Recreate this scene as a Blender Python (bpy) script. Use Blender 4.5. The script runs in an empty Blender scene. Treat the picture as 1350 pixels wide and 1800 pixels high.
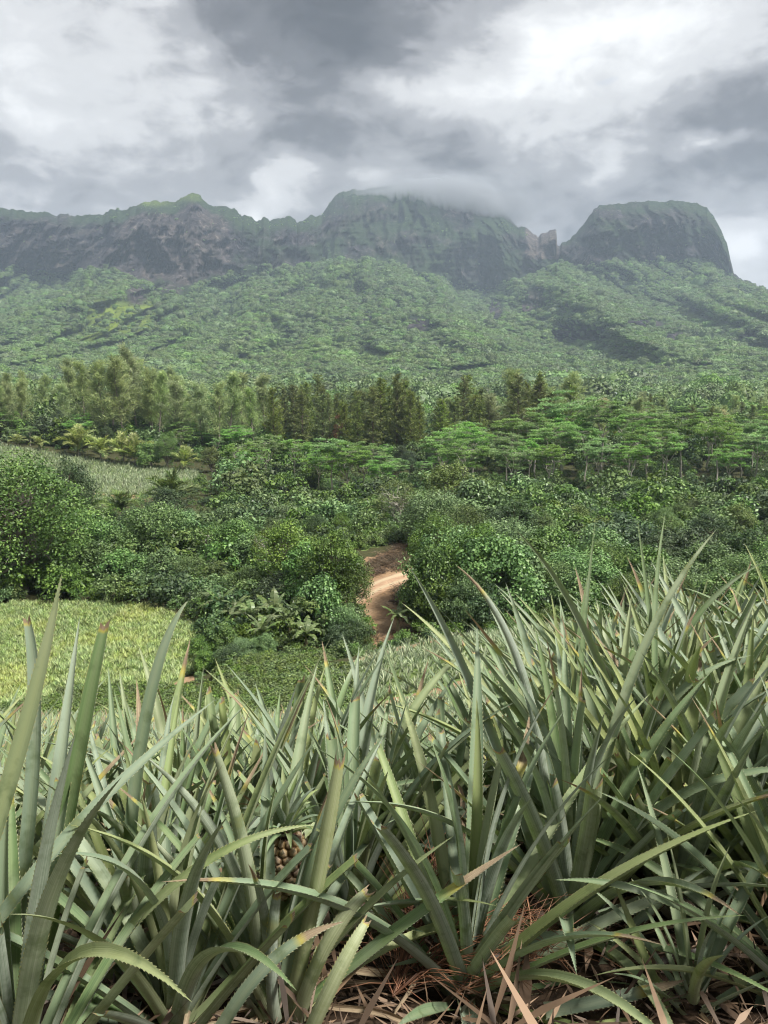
import bpy, math, random
import numpy as np
from mathutils import Vector, Matrix, Euler

# ------------------------------------------------------------------ camera, world, sun, exposure
scene = bpy.context.scene
col = scene.collection
PITCH = math.radians(9.0)
EYE = 1.65
FPX = 1352.0                      # focal length in pixels of the 1350 x 1800 photograph
cam_data = bpy.data.cameras.new('camera')
cam_data.sensor_fit = 'VERTICAL'
cam_data.sensor_height = 24.0
cam_data.lens = 24.0 * FPX / 1800.0
cam_data.clip_start = 0.05
cam_data.clip_end = 20000
cam = bpy.data.objects.new('camera', cam_data)
cam.location = (0, 0, EYE)
cam.rotation_euler = (math.radians(90) - PITCH, 0, 0)
col.objects.link(cam)
scene.camera = cam

SUN_EL, SUN_AZ = math.radians(58), math.radians(118)   # azimuth clockwise from +Y (the view)
SUN_DIR = Vector((math.sin(SUN_AZ) * math.cos(SUN_EL), math.cos(SUN_AZ) * math.cos(SUN_EL), math.sin(SUN_EL)))
sun_d = bpy.data.lights.new('sun', 'SUN')
sun_d.energy = 1.5
sun_d.angle = math.radians(10)
sun_d.color = (1.0, 0.96, 0.88)
sun = bpy.data.objects.new('sun', sun_d)
sun.rotation_euler = (-SUN_DIR).to_track_quat('-Z', 'Y').to_euler()
col.objects.link(sun)

def ray(px, py):
    dx = (px - 675.0) / FPX; dz = (900.0 - py) / FPX
    return np.array([dx, math.cos(PITCH) + dz * math.sin(PITCH), -math.sin(PITCH) + dz * math.cos(PITCH)])
def P(px, py, D):
    r = ray(px, py); return np.array([0, 0, EYE]) + r * (D / r[1])
def X(px, D):                      # world x of a ground thing at image column px and distance D (near the horizon line)
    return (px - 675.0) / FPX * D / 0.985

class N:
    """small node-tree helper"""
    def __init__(s, nt): s.nt = nt; s.n = nt.nodes; s.l = nt.links
    def new(s, t, **kw):
        x = s.n.new(t)
        for k, v in kw.items(): setattr(x, k, v)
        return x
    def put(s, sock, v):
        if v is None: return
        if isinstance(v, bpy.types.NodeSocket): s.l.new(v, sock)
        else: sock.default_value = v
    def math(s, op, a, b=None, c=None, clamp=False):
        x = s.new('ShaderNodeMath', operation=op, use_clamp=clamp)
        s.put(x.inputs[0], a); s.put(x.inputs[1], b); s.put(x.inputs[2], c); return x.outputs[0]
    def vec(s, op, a, b=None):
        x = s.new('ShaderNodeVectorMath', operation=op)
        s.put(x.inputs[0], a)
        if b is not None:
            if op == 'SCALE': s.put(x.inputs[3], b)
            else: s.put(x.inputs[1], b)
        return x.outputs['Value'] if op in ('DISTANCE', 'LENGTH', 'DOT_PRODUCT') else x.outputs[0]
    def noise(s, v, scale, detail=4, rough=0.55, dist=0.0, dim='3D'):
        x = s.new('ShaderNodeTexNoise', noise_dimensions=dim)
        if v is not None: s.l.new(v, x.inputs['Vector'])
        x.inputs['Scale'].default_value = scale; x.inputs['Detail'].default_value = detail
        x.inputs['Roughness'].default_value = rough; x.inputs['Distortion'].default_value = dist
        return x.outputs['Fac']
    def ramp(s, f, stops, interp='LINEAR'):
        x = s.new('ShaderNodeValToRGB'); s.l.new(f, x.inputs[0]); r = x.color_ramp; r.interpolation = interp
        while len(r.elements) < len(stops): r.elements.new(0.5)
        for e, (p, c) in zip(r.elements, stops):
            e.position = p; e.color = (c, c, c, 1) if isinstance(c, (int, float)) else (*c[:3], 1)
        return x.outputs[0]
    def mix(s, f, a, b, blend='MIX'):
        x = s.new('ShaderNodeMix', data_type='RGBA', blend_type=blend)
        s.put(x.inputs[0], f)
        for i, v in ((6, a), (7, b)):
            s.put(x.inputs[i], v if isinstance(v, bpy.types.NodeSocket) else (*v[:3], 1))
        return x.outputs[2]
    def attr(s, name):
        return s.new('ShaderNodeAttribute', attribute_name=name).outputs['Fac']
    def mapr(s, v, a, b, c=0.0, d=1.0):
        x = s.new('ShaderNodeMapRange'); x.clamp = True
        s.put(x.inputs[0], v)
        for i, q in zip((1, 2, 3, 4), (a, b, c, d)): x.inputs[i].default_value = q
        return x.outputs[0]

def build_world():
    w = bpy.data.worlds.new('World'); scene.world = w; w.use_nodes = True
    k = N(w.node_tree); k.n.clear()
    out = k.new('ShaderNodeOutputWorld'); bg = k.new('ShaderNodeBackground')
    tc = k.new('ShaderNodeTexCoord'); d = tc.outputs['Generated']
    sky = k.new('ShaderNodeTexSky', sky_type='NISHITA'); sky.sun_disc = False
    sky.sun_elevation = SUN_EL; sky.sun_rotation = SUN_AZ; sky.dust_density = 2.0
    skyc = k.vec('SCALE', sky.outputs[0], 0.04)
    sep = k.new('ShaderNodeSeparateXYZ'); k.l.new(d, sep.inputs[0])
    zz = k.math('MAXIMUM', sep.outputs[2], 0.0)
    inv = k.math('DIVIDE', 1.0, k.math('ADD', zz, 0.16))
    cmb = k.new('ShaderNodeCombineXYZ')
    k.l.new(k.math('MULTIPLY', sep.outputs[0], inv), cmb.inputs[0]); k.l.new(k.math('MULTIPLY', sep.outputs[1], inv), cmb.inputs[1])
    k.l.new(k.math('MULTIPLY', zz, 2.2), cmb.inputs[2])
    p = cmb.outputs[0]
    q = k.vec('MULTIPLY', d, (1.0, 1.0, 1.9))
    n1 = k.noise(q, 2.6, 8, 0.55, 0.35)
    n2 = k.noise(q, 6.5, 8, 0.60, 0.5)
    n3 = k.noise(q, 17.0, 7, 0.62, 0.4)
    v = k.math('ADD', -.135, k.math('MULTIPLY_ADD', n1, 0.46, k.math('MULTIPLY_ADD', n2, 0.46, k.math('MULTIPLY', n3, 0.34))))   # ~0.5
    # the cloud masses of the day, in world directions; warped so that their edges are ragged
    wn = k.new('ShaderNodeTexNoise'); k.l.new(d, wn.inputs['Vector']); wn.inputs['Scale'].default_value = 4.0; wn.inputs['Detail'].default_value = 7
    wv = k.vec('SCALE', k.vec('SUBTRACT', wn.outputs['Color'], (0.5, 0.5, 0.5)), 0.30)
    dw = k.vec('ADD', d, wv)
    def blob(px, py, sx, sz, amp, prev):
        r = ray(px, py); r = r / np.linalg.norm(r)
        t = k.vec('SUBTRACT', dw, tuple(r))
        t = k.vec('MULTIPLY', t, (1 / sx, 1 / max(sx, .3), 1 / sz))
        q = k.math('POWER', 2.718, k.math('MULTIPLY', k.vec('DOT_PRODUCT', t, t), -1.0))
        return k.math('MULTIPLY_ADD', q, amp, prev)
    for b in ((560, 15, .20, .07, -.46), (640, 130, .11, .06, -.16), (600, 240, .12, .05, -.14), (90, 110, .19, .10, .20), (300, 70, .07, .05, .10),
              (1010, 90, .20, .09, .20), (770, 165, .07, .03, .16), (430, 190, .05, .06, .16), (480, 355, .045, .03, .30), (1330, 140, .07, .07, -.16),
              (1310, 245, .03, .02, .22), (1345, 470, .05, .05, .28), (850, 290, .35, .05, -.08), (170, 270, .22, .05, -.08), (1150, 300, .25, .06, -.05), (230, -260, .3, .2, .1), (1000, -250, .3, .2, .12)):
        v = blob(*b, v)
    c = k.ramp(v, [(0.16, (.07, .069, .073)), (0.34, (.17, .169, .176)), (0.50, (.43, .43, .44)), (0.64, (.80, .80, .80)), (0.82, (1.16, 1.16, 1.15))], 'EASE')
    # an overcast sky brightens gently towards the zenith all round
    zen = k.math('MULTIPLY_ADD', k.mapr(sep.outputs[2], 0.42, 1.0), 0.5, 1.0)
    c = k.vec('SCALE', k.vec('SCALE', c, zen), .205)
    cover = k.mapr(k.noise(p, 1.7, 4, .5), .26, .34)
    fin = k.mix(cover, skyc, c)
    k.l.new(fin, bg.inputs[0]); bg.inputs[1].default_value = 1.0
    k.l.new(bg.outputs[0], out.inputs[0])
    w.cycles.sampling_method = 'MANUAL'; w.cycles.sample_map_resolution = 256
build_world()

vs = scene.view_settings
vs.view_transform = 'Standard'; vs.look = 'None'; vs.exposure = 2.3; vs.gamma = 1.0; vs.use_curve_mapping = False
cy = scene.cycles
cy.max_bounces = 6; cy.diffuse_bounces = 3; cy.glossy_bounces = 2; cy.transmission_bounces = 3
cy.transparent_max_bounces = 4; cy.volume_bounces = 1; cy.caustics_reflective = False; cy.caustics_refractive = False
cy.filter_width = 1.1
cy.use_denoising = True
try: cy.denoiser = 'OPENIMAGEDENOISE'
except Exception: pass
cy.use_adaptive_sampling = True; cy.adaptive_threshold = 0.02
cy.sample_clamp_indirect = 4

# ------------------------------------------------------------------ numeric helpers
def hash01(i, j, k=0, seed=0):
    h = (i.astype(np.int64) * 374761393 + j.astype(np.int64) * 668265263 + np.int64(k) * 2147483647 + np.int64(seed) * 1274126177) & 0xffffffff
    h = ((h ^ (h >> 13)) * 1274126177) & 0xffffffff
    h = ((h ^ (h >> 16)) * 2246822519) & 0xffffffff
    return ((h ^ (h >> 15)) & 0xffffff) / float(0xffffff)
def vnoise(x, y, seed=0):
    x = np.asarray(x, float); y = np.asarray(y, float)
    i = np.floor(x); j = np.floor(y); fx = x - i; fy = y - j
    fx = fx * fx * fx * (fx * (fx * 6 - 15) + 10); fy = fy * fy * fy * (fy * (fy * 6 - 15) + 10)
    i = i.astype(np.int64); j = j.astype(np.int64)
    a = hash01(i, j, 0, seed); b = hash01(i + 1, j, 0, seed); c = hash01(i, j + 1, 0, seed); d = hash01(i + 1, j + 1, 0, seed)
    return a + (b - a) * fx + (c - a) * fy + (a - b - c + d) * fx * fy
def fbm(x, y, oct=4, seed=0, gain=0.5, lac=2.03):
    s = 0; a = 1; t = 0
    for o in range(oct):
        s = s + a * vnoise(x, y, seed + o * 17); t += a; a *= gain; x = x * lac + 11.3; y = y * lac + 5.7
    return s / t
def smooth(a, b, x):
    t = np.clip((np.asarray(x, float) - a) / (b - a), 0, 1); return t * t * (3 - 2 * t)

# ------------------------------------------------------------------ mesh helpers
def mesh_from(name, V, Q=None, T=None, mat=None, smooth_shade=False, attrs=None, uv=None):
    """V (n,3); Q (m,4) quads; T (k,3) triangles; attrs {name: per-face or per-vertex float array}; uv (n,2) per vertex"""
    V = np.asarray(V, np.float32).reshape(-1, 3)
    Q = np.zeros((0, 4), np.int32) if Q is None else np.asarray(Q, np.int32).reshape(-1, 4)
    T = np.zeros((0, 3), np.int32) if T is None else np.asarray(T, np.int32).reshape(-1, 3)
    me = bpy.data.meshes.new(name)
    me.vertices.add(len(V)); me.vertices.foreach_set('co', V.ravel())
    loops = np.concatenate([Q.ravel(), T.ravel()]).astype(np.int32)
    me.loops.add(len(loops)); me.loops.foreach_set('vertex_index', loops)
    n = len(Q) + len(T); me.polygons.add(n)
    st = np.concatenate([np.arange(len(Q)) * 4, len(Q) * 4 + np.arange(len(T)) * 3]).astype(np.int32)
    me.polygons.foreach_set('loop_start', st)
    if smooth_shade: me.polygons.foreach_set('use_smooth', np.ones(n, bool))
    me.update(calc_edges=True)
    for k, a in (attrs or {}).items():
        a = np.asarray(a, np.float32)
        at = me.attributes.new(k, 'FLOAT', 'FACE' if len(a) == n and len(a) != len(V) else 'POINT')
        at.data.foreach_set('value', a)
    if uv is not None:
        l = me.uv_layers.new(name='UVMap'); l.data.foreach_set('uv', np.asarray(uv, np.float32)[loops].ravel())
    if mat is not None: me.materials.append(mat)
    return me

class MB:
    """collects quads, triangles and tubes"""
    def __init__(s): s.V = []; s.Q = []; s.T = []; s.tq = []; s.tt = []; s.n = 0
    def add(s, V, Q=None, T=None, tint=0.5):
        V = np.asarray(V, float).reshape(-1, 3)
        if Q is not None and len(Q):
            Q = np.asarray(Q).reshape(-1, 4); s.Q.append(Q + s.n); s.tq.append(np.broadcast_to(np.asarray(tint, float), (len(Q),)))
        if T is not None and len(T):
            T = np.asarray(T).reshape(-1, 3); s.T.append(T + s.n); s.tt.append(np.broadcast_to(np.asarray(tint, float), (len(T),)))
        s.V.append(V); s.n += len(V)
    def tube(s, pts, rad, seg=6, tint=0.5):
        pts = np.asarray(pts, float); n = len(pts); rad = np.broadcast_to(np.asarray(rad, float), (n,))
        tan = np.gradient(pts, axis=0); tan /= np.linalg.norm(tan, axis=1)[:, None] + 1e-9
        ref = np.array([1, 0, 0]) if abs(tan[0][0]) < .8 else np.array([0, 1, 0])
        u = np.cross(tan, ref); u /= np.linalg.norm(u, axis=1)[:, None] + 1e-9; v = np.cross(tan, u)
        a = np.arange(seg) * 2 * np.pi / seg
        ring = pts[:, None, :] + rad[:, None, None] * (u[:, None, :] * np.cos(a)[None, :, None] + v[:, None, :] * np.sin(a)[None, :, None])
        i = np.arange(n - 1)[:, None] * seg; j = np.arange(seg)[None, :]; j2 = (j + 1) % seg
        Q = np.stack([i + j, i + j2, i + seg + j2, i + seg + j], -1).reshape(-1, 4)
        s.add(ring.reshape(-1, 3), Q, tint=tint)
    def leaves(s, pos, nor, size, rng, asp=0.5, droop=0.3, tint=None, along=None, fold=0.0):
        """rhombic leaves at pos with normals nor"""
        m = len(pos); pos = np.asarray(pos, float)
        nor = nor / (np.linalg.norm(nor, axis=1)[:, None] + 1e-9)
        t = rng.normal(size=(m, 3)) if along is None else np.asarray(along, float).copy()
        if along is None: t[:, 2] -= droop * 2
        t -= nor * (t * nor).sum(1)[:, None]; t /= np.linalg.norm(t, axis=1)[:, None] + 1e-9
        b = np.cross(nor, t); size = np.broadcast_to(np.asarray(size, float), (m,))[:, None]
        c = pos + t * size * .5
        V = np.stack([pos, c + b * size * asp * .5 + nor * size * fold, pos + t * size, c - b * size * asp * .5 + nor * size * fold], 1).reshape(-1, 3)
        Q = np.arange(m * 4).reshape(-1, 4)
        s.add(V, Q, tint=rng.random(m) if tint is None else tint)
    def mesh(s, name, mat, smooth_shade=False, extra=None):
        V = np.concatenate(s.V); Q = np.concatenate(s.Q) if s.Q else None; T = np.concatenate(s.T) if s.T else None
        t = np.concatenate(s.tq + s.tt)
        return mesh_from(name, V, Q, T, mat, smooth_shade, {'tint': t})

def obj(name, data, parent=None, loc=None, rot=None, scale=None):
    o = bpy.data.objects.new(name, data); col.objects.link(o)
    if parent is not None: o.parent = parent
    if loc is not None: o.location = loc
    if rot is not None: o.rotation_euler = rot
    if scale is not None: o.scale = scale if hasattr(scale, '__len__') else (scale,) * 3
    return o
def tag(o, label=None, cat=None, group=None, kind=None):
    for k, v in (('label', label), ('category', cat), ('group', group), ('kind', kind)):
        if v: o[k] = v
    return o

# ------------------------------------------------------------------ materials
def new_mat(name):
    m = bpy.data.materials.new(name); m.use_nodes = True
    k = N(m.node_tree); k.n.clear(); out = k.new('ShaderNodeOutputMaterial')
    return m, k, out
def principled(k, colr, rough=0.6, spec=0.3, bump=None, bstr=0.3, bdist=0.02):
    b = k.new('ShaderNodeBsdfPrincipled'); k.put(b.inputs['Base Color'], colr if isinstance(colr, bpy.types.NodeSocket) else (*colr, 1))
    k.put(b.inputs['Roughness'], rough); k.put(b.inputs['Specular IOR Level'], spec)
    if bump is not None:
        x = k.new('ShaderNodeBump'); x.inputs['Strength'].default_value = bstr; x.inputs['Distance'].default_value = bdist
        k.l.new(bump, x.inputs['Height']); k.l.new(x.outputs[0], b.inputs['Normal'])
    return b
def foliage(name, dark, mid, light, trans=0.2, rough=0.5, spec=0.4, var=0.35, patch=None, patch_scale=0.15, gain=1.35, pamt=.85):
    m, k, out = new_mat(name)
    dark, mid, light = (tuple(q * g * w for q, w in zip(c, (1.14, 1.0, .9))) for c, g in ((dark, gain * .75), (mid, gain), (light, gain * 1.15)))
    t = k.attr('tint'); r = k.new('ShaderNodeObjectInfo').outputs['Random']
    c = k.ramp(t, [(0.0, dark), (0.5, mid), (1.0, light)])
    if patch is not None:
        geo = k.new('ShaderNodeNewGeometry')
        f = k.mapr(k.noise(geo.outputs['Position'], patch_scale, 4, .6), .47, .62)
        c = k.mix(k.math('MULTIPLY', f, pamt), c, patch)
    hsv = k.new('ShaderNodeHueSaturation'); k.l.new(c, hsv.inputs['Color'])
    k.l.new(k.math('MULTIPLY_ADD', r, 0.03, 0.487), hsv.inputs['Hue'])
    k.l.new(k.math('MULTIPLY_ADD', r, var * 1.3, 1 - var * .6), hsv.inputs['Value'])
    k.l.new(k.math('MULTIPLY_ADD', k.math('FRACT', k.math('MULTIPLY', r, 7.3)), .3, .85), hsv.inputs['Saturation'])
    c = hsv.outputs[0]
    b = principled(k, c, rough, spec)
    tr = k.new('ShaderNodeBsdfTranslucent'); k.l.new(k.mix(.5, c, (.25, .35, .05), 'MIX'), tr.inputs[0]); k.l.new(c, tr.inputs[0])
    mx = k.new('ShaderNodeMixShader'); mx.inputs[0].default_value = trans
    k.l.new(b.outputs[0], mx.inputs[1]); k.l.new(tr.outputs[0], mx.inputs[2]); k.l.new(mx.outputs[0], out.inputs[0])
    return m
def bark(name, a, b, scale=3.0):
    m, k, out = new_mat(name)
    tc = k.new('ShaderNodeTexCoord'); mp = k.new('ShaderNodeMapping'); mp.inputs['Scale'].default_value = (4, 4, 1)
    k.l.new(tc.outputs['Object'], mp.inputs[0]); n = k.noise(mp.outputs[0], scale, 5, .6)
    p = principled(k, k.ramp(n, [(.3, a), (.7, b)]), .9, .1, n, .5, .05); k.l.new(p.outputs[0], out.inputs[0]); return m

M = {}
M['broad'] = foliage('foliage_broadleaf', (.035, .075, .022), (.07, .135, .035), (.125, .205, .06))
M['broad_yellow'] = foliage('foliage_broadleaf_yellow', (.045, .085, .02), (.085, .14, .035), (.145, .21, .06))
M['dark'] = foliage('foliage_dark', (.02, .045, .02), (.04, .08, .035), (.075, .125, .055))
M['vine'] = foliage('foliage_vine', (.045, .095, .035), (.085, .165, .06), (.15, .25, .10), spec=.4, rough=.45)
M['albizia'] = foliage('foliage_albizia', (.075, .165, .05), (.135, .265, .08), (.215, .37, .13), trans=.4, var=.3)
M['ironwood'] = foliage('foliage_ironwood', (.085, .13, .06), (.15, .215, .105), (.25, .32, .17), trans=.4, var=.25, gain=1.95)
M['pine'] = foliage('foliage_pine', (.04, .07, .022), (.085, .125, .038), (.15, .20, .065), trans=.25, gain=1.8)
M['palm_dark'] = foliage('foliage_palm_dark', (.04, .08, .025), (.08, .14, .045), (.15, .21, .08), trans=.25)
M['palm'] = foliage('foliage_palm', (.09, .15, .045), (.19, .27, .09), (.36, .43, .20), trans=.3, spec=.4)
M['banana'] = foliage('foliage_banana', (.05, .10, .035), (.09, .15, .06), (.15, .21, .10), trans=.35, spec=.45, rough=.4)
M['field'] = foliage('foliage_field_pineapple', (.095, .15, .09), (.18, .25, .16), (.30, .37, .26), trans=.2, spec=.35, var=.3)
M['field_yellow'] = foliage('foliage_field_pineapple_yellow', (.10, .17, .075), (.20, .30, .13), (.32, .42, .21), trans=.2, spec=.35, var=.3, patch=(.48, .50, .15), patch_scale=.16, pamt=.55)
M['cover'] = foliage('foliage_ground_cover', (.05, .09, .03), (.09, .15, .045), (.15, .22, .07))
M['far'] = foliage('foliage_far_forest', (.07, .125, .055), (.098, .172, .068), (.14, .225, .088), trans=.15, var=.42, patch=(.19, .29, .08), patch_scale=.006, pamt=.6)
M['trunk_pale'] = bark('bark_pale', (.30, .27, .23), (.55, .52, .46))
M['trunk'] = bark('bark_brown', (.09, .07, .05), (.22, .18, .14))
M['trunk_grey'] = bark('bark_grey', (.16, .14, .12), (.34, .30, .26))
M['stem_banana'] = bark('banana_stem', (.16, .13, .07), (.30, .28, .15))

def mat_ground():
    m, k, out = new_mat('ground_soil')
    geo = k.new('ShaderNodeNewGeometry'); p = geo.outputs['Position']
    n1 = k.noise(p, .35, 6, .6); n2 = k.noise(p, 4.0, 6, .65); n3 = k.noise(p, 28., 4, .6)
    base = k.ramp(n2, [(.3, (.035, .04, .018)), (.55, (.06, .062, .028)), (.75, (.10, .075, .045))])
    soil = k.ramp(n1, [(.3, (.20, .125, .07)), (.5, (.31, .205, .12)), (.7, (.40, .285, .175))])
    soil = k.mix(k.mapr(n2, .45, .7, 0, .55), soil, (.13, .08, .058))
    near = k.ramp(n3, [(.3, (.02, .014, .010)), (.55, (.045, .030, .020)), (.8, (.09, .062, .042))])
    s = k.attr('soil'); s2 = k.mapr(k.math('ADD', s, k.math('MULTIPLY_ADD', n2, .5, -.25)), .38, .62)
    c = k.mix(s2, base, soil)
    g = k.attr('grass'); gc = k.ramp(n2, [(.3, (.09, .14, .04)), (.6, (.16, .22, .07)), (.8, (.24, .27, .11))])
    c = k.mix(k.mapr(k.math('ADD', g, k.math('MULTIPLY_ADD', n2, .5, -.25)), .38, .62), c, gc)
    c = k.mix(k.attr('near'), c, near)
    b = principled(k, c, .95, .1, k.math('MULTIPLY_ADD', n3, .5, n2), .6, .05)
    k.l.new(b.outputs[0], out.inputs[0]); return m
def mat_mountain():
    m, k, out = new_mat('mountain_rock_and_scrub')
    geo = k.new('ShaderNodeNewGeometry'); p = geo.outputs['Position']
    mp = k.new('ShaderNodeMapping'); mp.inputs['Scale'].default_value = (1, 1, .22); k.l.new(p, mp.inputs[0])
    st = k.noise(mp.outputs[0], .034, 9, .70, .3); f = k.noise(p, .085, 8, .72); f2 = k.noise(p, .012, 4, .6)
    st2 = k.noise(mp.outputs[0], .13, 6, .65, .2); st = k.math('MULTIPLY_ADD', k.math('SUBTRACT', st2, .5), .55, st)
    rock = k.ramp(st, [(.32, (.006, .007, .011)), (.44, (.018, .018, .025)), (.55, (.055, .05, .056)), (.68, (.17, .15, .145))])  # rock tones kept dark to stand in for cloud shade on the summits
    rock = k.mix(k.math('MULTIPLY', k.mapr(k.noise(p, .009, 4, .6), .52, .66), .3), rock, (.12, .095, .07))
    rock = k.mix(k.attr('pale'), rock, k.ramp(st, [(.3, (.03, .027, .027)), (.48, (.10, .085, .075)), (.62, (.22, .18, .155)), (.75, (.36, .31, .26))]))
    veg = k.ramp(f, [(.30, (.006, .016, .009)), (.47, (.024, .044, .022)), (.65, (.07, .10, .045))])  # scrub darkened too: the summits' cloud shade is painted into it
    veg = k.mix(k.attr('meadow_sun_tint'), veg, k.ramp(f, [(.3, (.12, .19, .03)), (.7, (.26, .33, .06))]))  # sunlight on the slope is put into this brighter yellow-green colour
    a = k.attr('rock'); w = k.mapr(k.math('ADD', a, k.math('MULTIPLY_ADD', f, 1.1, -.55)), .38, .62)
    c = k.mix(w, veg, rock)
    b = principled(k, c, .95, .08, k.math('MULTIPLY_ADD', f, .6, st), .9, 12.0)
    k.l.new(b.outputs[0], out.inputs[0]); return m
M['ground'] = mat_ground(); M['mountain'] = mat_mountain()

# ------------------------------------------------------------------ terrain
# near hillside (own slope) : analytic
def H_near(x, y):
    x = np.asarray(x, float); y = np.asarray(y, float)
    z = np.interp(y, [-8, 0.5, 1.5, 2.0, 2.6, 3.2, 4, 6, 9, 12, 20, 26, 34], [1.2, .12, 0, -.12, -.36, -.68, -1.1, -1.98, -3.25, -4.5, -8.0, -10.6, -13.3])
    a = x / np.maximum(y, 1.0)
    z = z + smooth(.10, .34, a) * np.interp(y, [1.5, 2.4, 4.5, 6.5, 14], [0, .12, .95, 1.1, 0]) - .10 * smooth(-.1, -.5, a) * smooth(2, 4, y) * (1 - smooth(10, 20, y))
    z = z + (fbm(x * 1.3, y * 1.3, 3, 5) - .5) * .10
    return z
ctrl = []
def cp(px, py, D): q = P(px, py, D); ctrl.append(q)
for a in ((600, 1262, 34), (750, 1245, 34), (900, 1225, 33), (480, 1250, 36), (580, 1172, 45), (690, 1147, 46), (780, 1126, 47), (900, 1110, 48), (1050, 1098, 47), (1300, 1130, 41), (1250, 1200, 33),
          (660, 1142, 58), (600, 1165, 55), (780, 1120, 58), (665, 1090, 64), (650, 1062, 67.5), (640, 1045, 70), (690, 1026, 73), (735, 1008, 76.5), (690, 1000, 77.5), (640, 1005, 76.5), (725, 962, 83), (640, 968, 82), (810, 985, 82),
          (0, 1232, 50), (200, 1232, 49), (330, 1203, 50), (0, 1062, 70), (150, 1060, 70), (280, 1068, 69.5), (372, 1110, 63), (-200, 1062, 70), (-200, 1230, 50), (420, 1170, 51), (500, 1150, 55), (180, 1140, 59), (-100, 1140, 59), (100, 1180, 54),
          (100, 1250, 44), (-200, 1260, 40), (300, 1260, 42),
          (0, 782, 197), (100, 797, 195), (200, 815, 190), (345, 829, 185), (270, 845, 168), (130, 838, 168), (0, 822, 170), (200, 885, 138), (330, 872, 145), (50, 866, 142), (-200, 760, 200), (-200, 840, 150),
          (500, 872, 150), (560, 880, 148), (640, 905, 128)): cp(*a)
for a in ((-25, 90, -18.5), (-60, 95, -18), (-10, 100, -17.5), (-40, 115, -18.5), (15, 70, -18), (30, 66, -17.5), (50, 70, -17), (35, 85, -17), (12, 110, -17.5), (35, 130, -18.5), (70, 110, -17), (70, 150, -19), (30, 170, -19.5),
          (0, 200, -19), (60, 220, -18), (110, 200, -18), (-30, 230, -17), (-80, 235, -12), (-130, 220, -8), (0, 300, -16.5), (-100, 310, -12), (110, 300, -16), (0, 400, -12), (-150, 400, -10), (150, 400, -12), (0, 540, -6), (-230, 540, -4), (230, 540, -6),
          (180, 200, -17), (120, 90, -15), (70, 50, -14.5), (-90, 60, -18), (-130, 110, -16), (-60, 30, -12), (0, 26, -10.6), (-15, 26, -10.6), (15, 26, -10.5), (40, 26, -10.4), (-32, 26, -10.6)): ctrl.append(np.array(a, float))
ctrl = np.array(ctrl)
def tps_fit(xy, z, lam=.6):
    n = len(xy); s = 60.0; q = xy / s
    r = np.linalg.norm(q[:, None] - q[None], axis=2); K = np.where(r > 0, r * r * np.log(r + 1e-12), 0)
    A = np.zeros((n + 3, n + 3)); A[:n, :n] = K + lam * 1e-3 * np.eye(n); A[:n, n] = 1; A[:n, n + 1:] = q; A[n, :n] = 1; A[n + 1:, :n] = q.T
    w = np.linalg.solve(A, np.concatenate([z, [0, 0, 0]])); return q, w, s
TP = tps_fit(ctrl[:, :2], ctrl[:, 2])
def H_far(x, y):
    q, w, s = TP; x = np.atleast_1d(np.asarray(x, float)); sh = x.shape; p = np.stack([x.ravel(), np.broadcast_to(np.asarray(y, float), sh).ravel()], 1) / s
    out = np.empty(len(p))
    for a in range(0, len(p), 20000):
        r = np.linalg.norm(p[a:a + 20000, None] - q[None], axis=2); K = r * r * np.log(r + 1e-12)
        out[a:a + 20000] = K @ w[:len(q)] + w[len(q)] + p[a:a + 20000] @ w[len(q) + 1:]
    return out.reshape(sh)
def H(x, y):
    x = np.atleast_1d(np.asarray(x, float)); y = np.broadcast_to(np.asarray(y, float), x.shape)
    z = np.empty(x.shape); n = H_near(x, y); f = np.zeros_like(n); m = y > 18
    if m.any(): f[m] = np.clip(H_far(x[m], y[m]), -30, 30)
    t = smooth(20, 30, y); z = n * (1 - t) + f * t
    return z + (fbm(x * .25, y * .25, 3, 9) - .5) * .7 * smooth(20, 40, y)
def Hs(x, y): return float(H(np.array([x]), np.array([y]))[0])
def to_px(x, y, z):
    z = z - EYE; cy_, s_ = math.cos(PITCH), math.sin(PITCH)
    d = y * cy_ - z * s_; u = y * s_ + z * cy_
    return 675 + FPX * x / d, 900 - FPX * u / d
def ground_hit(px, py, lo=0.6, hi=560):
    r = ray(px, py); ys = np.geomspace(lo, hi, 900); p = np.array([0, 0, EYE])[None] + r[None] * (ys / r[1])[:, None]
    h = H(p[:, 0], p[:, 1]); i = np.argmax(p[:, 2] < h)
    return p[i, 0], p[i, 1], h[i]

def in_poly(px, py, poly):
    px = np.asarray(px); py = np.asarray(py); ins = np.zeros(px.shape, bool); n = len(poly)
    for i in range(n):
        x1, y1 = poly[i]; x2, y2 = poly[(i + 1) % n]
        c = ((y1 > py) != (y2 > py)) & (px < (x2 - x1) * (py - y1) / (y2 - y1 + 1e-12) + x1); ins ^= c
    return ins
def gpoly(pts):                    # a ground polygon given by its corners as seen in the photograph, at their distances
    return [tuple(P(*p)[:2]) for p in pts]
LEFT_FIELD = gpoly([(-400, 1062, 70), (0, 1062, 70), (150, 1060, 70), (280, 1068, 69.5), (372, 1110, 63), (345, 1160, 55), (300, 1200, 50.5), (200, 1232, 48), (0, 1240, 47), (-400, 1240, 47)])
UPPER_FIELD = gpoly([(-300, 758, 202), (0, 782, 197), (100, 797, 195), (200, 815, 190), (350, 829, 186), (345, 850, 165), (300, 872, 146), (200, 890, 137), (60, 868, 142), (-300, 850, 146)])
RIGHT_FIELD = gpoly([(560, 1262, 33.5), (575, 1190, 42.5), (690, 1152, 45.7), (780, 1130, 46.8), (900, 1113, 47.8), (1120, 1098, 47), (1330, 1130, 41), (1300, 1240, 30), (900, 1270, 29), (700, 1275, 30)])
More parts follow.
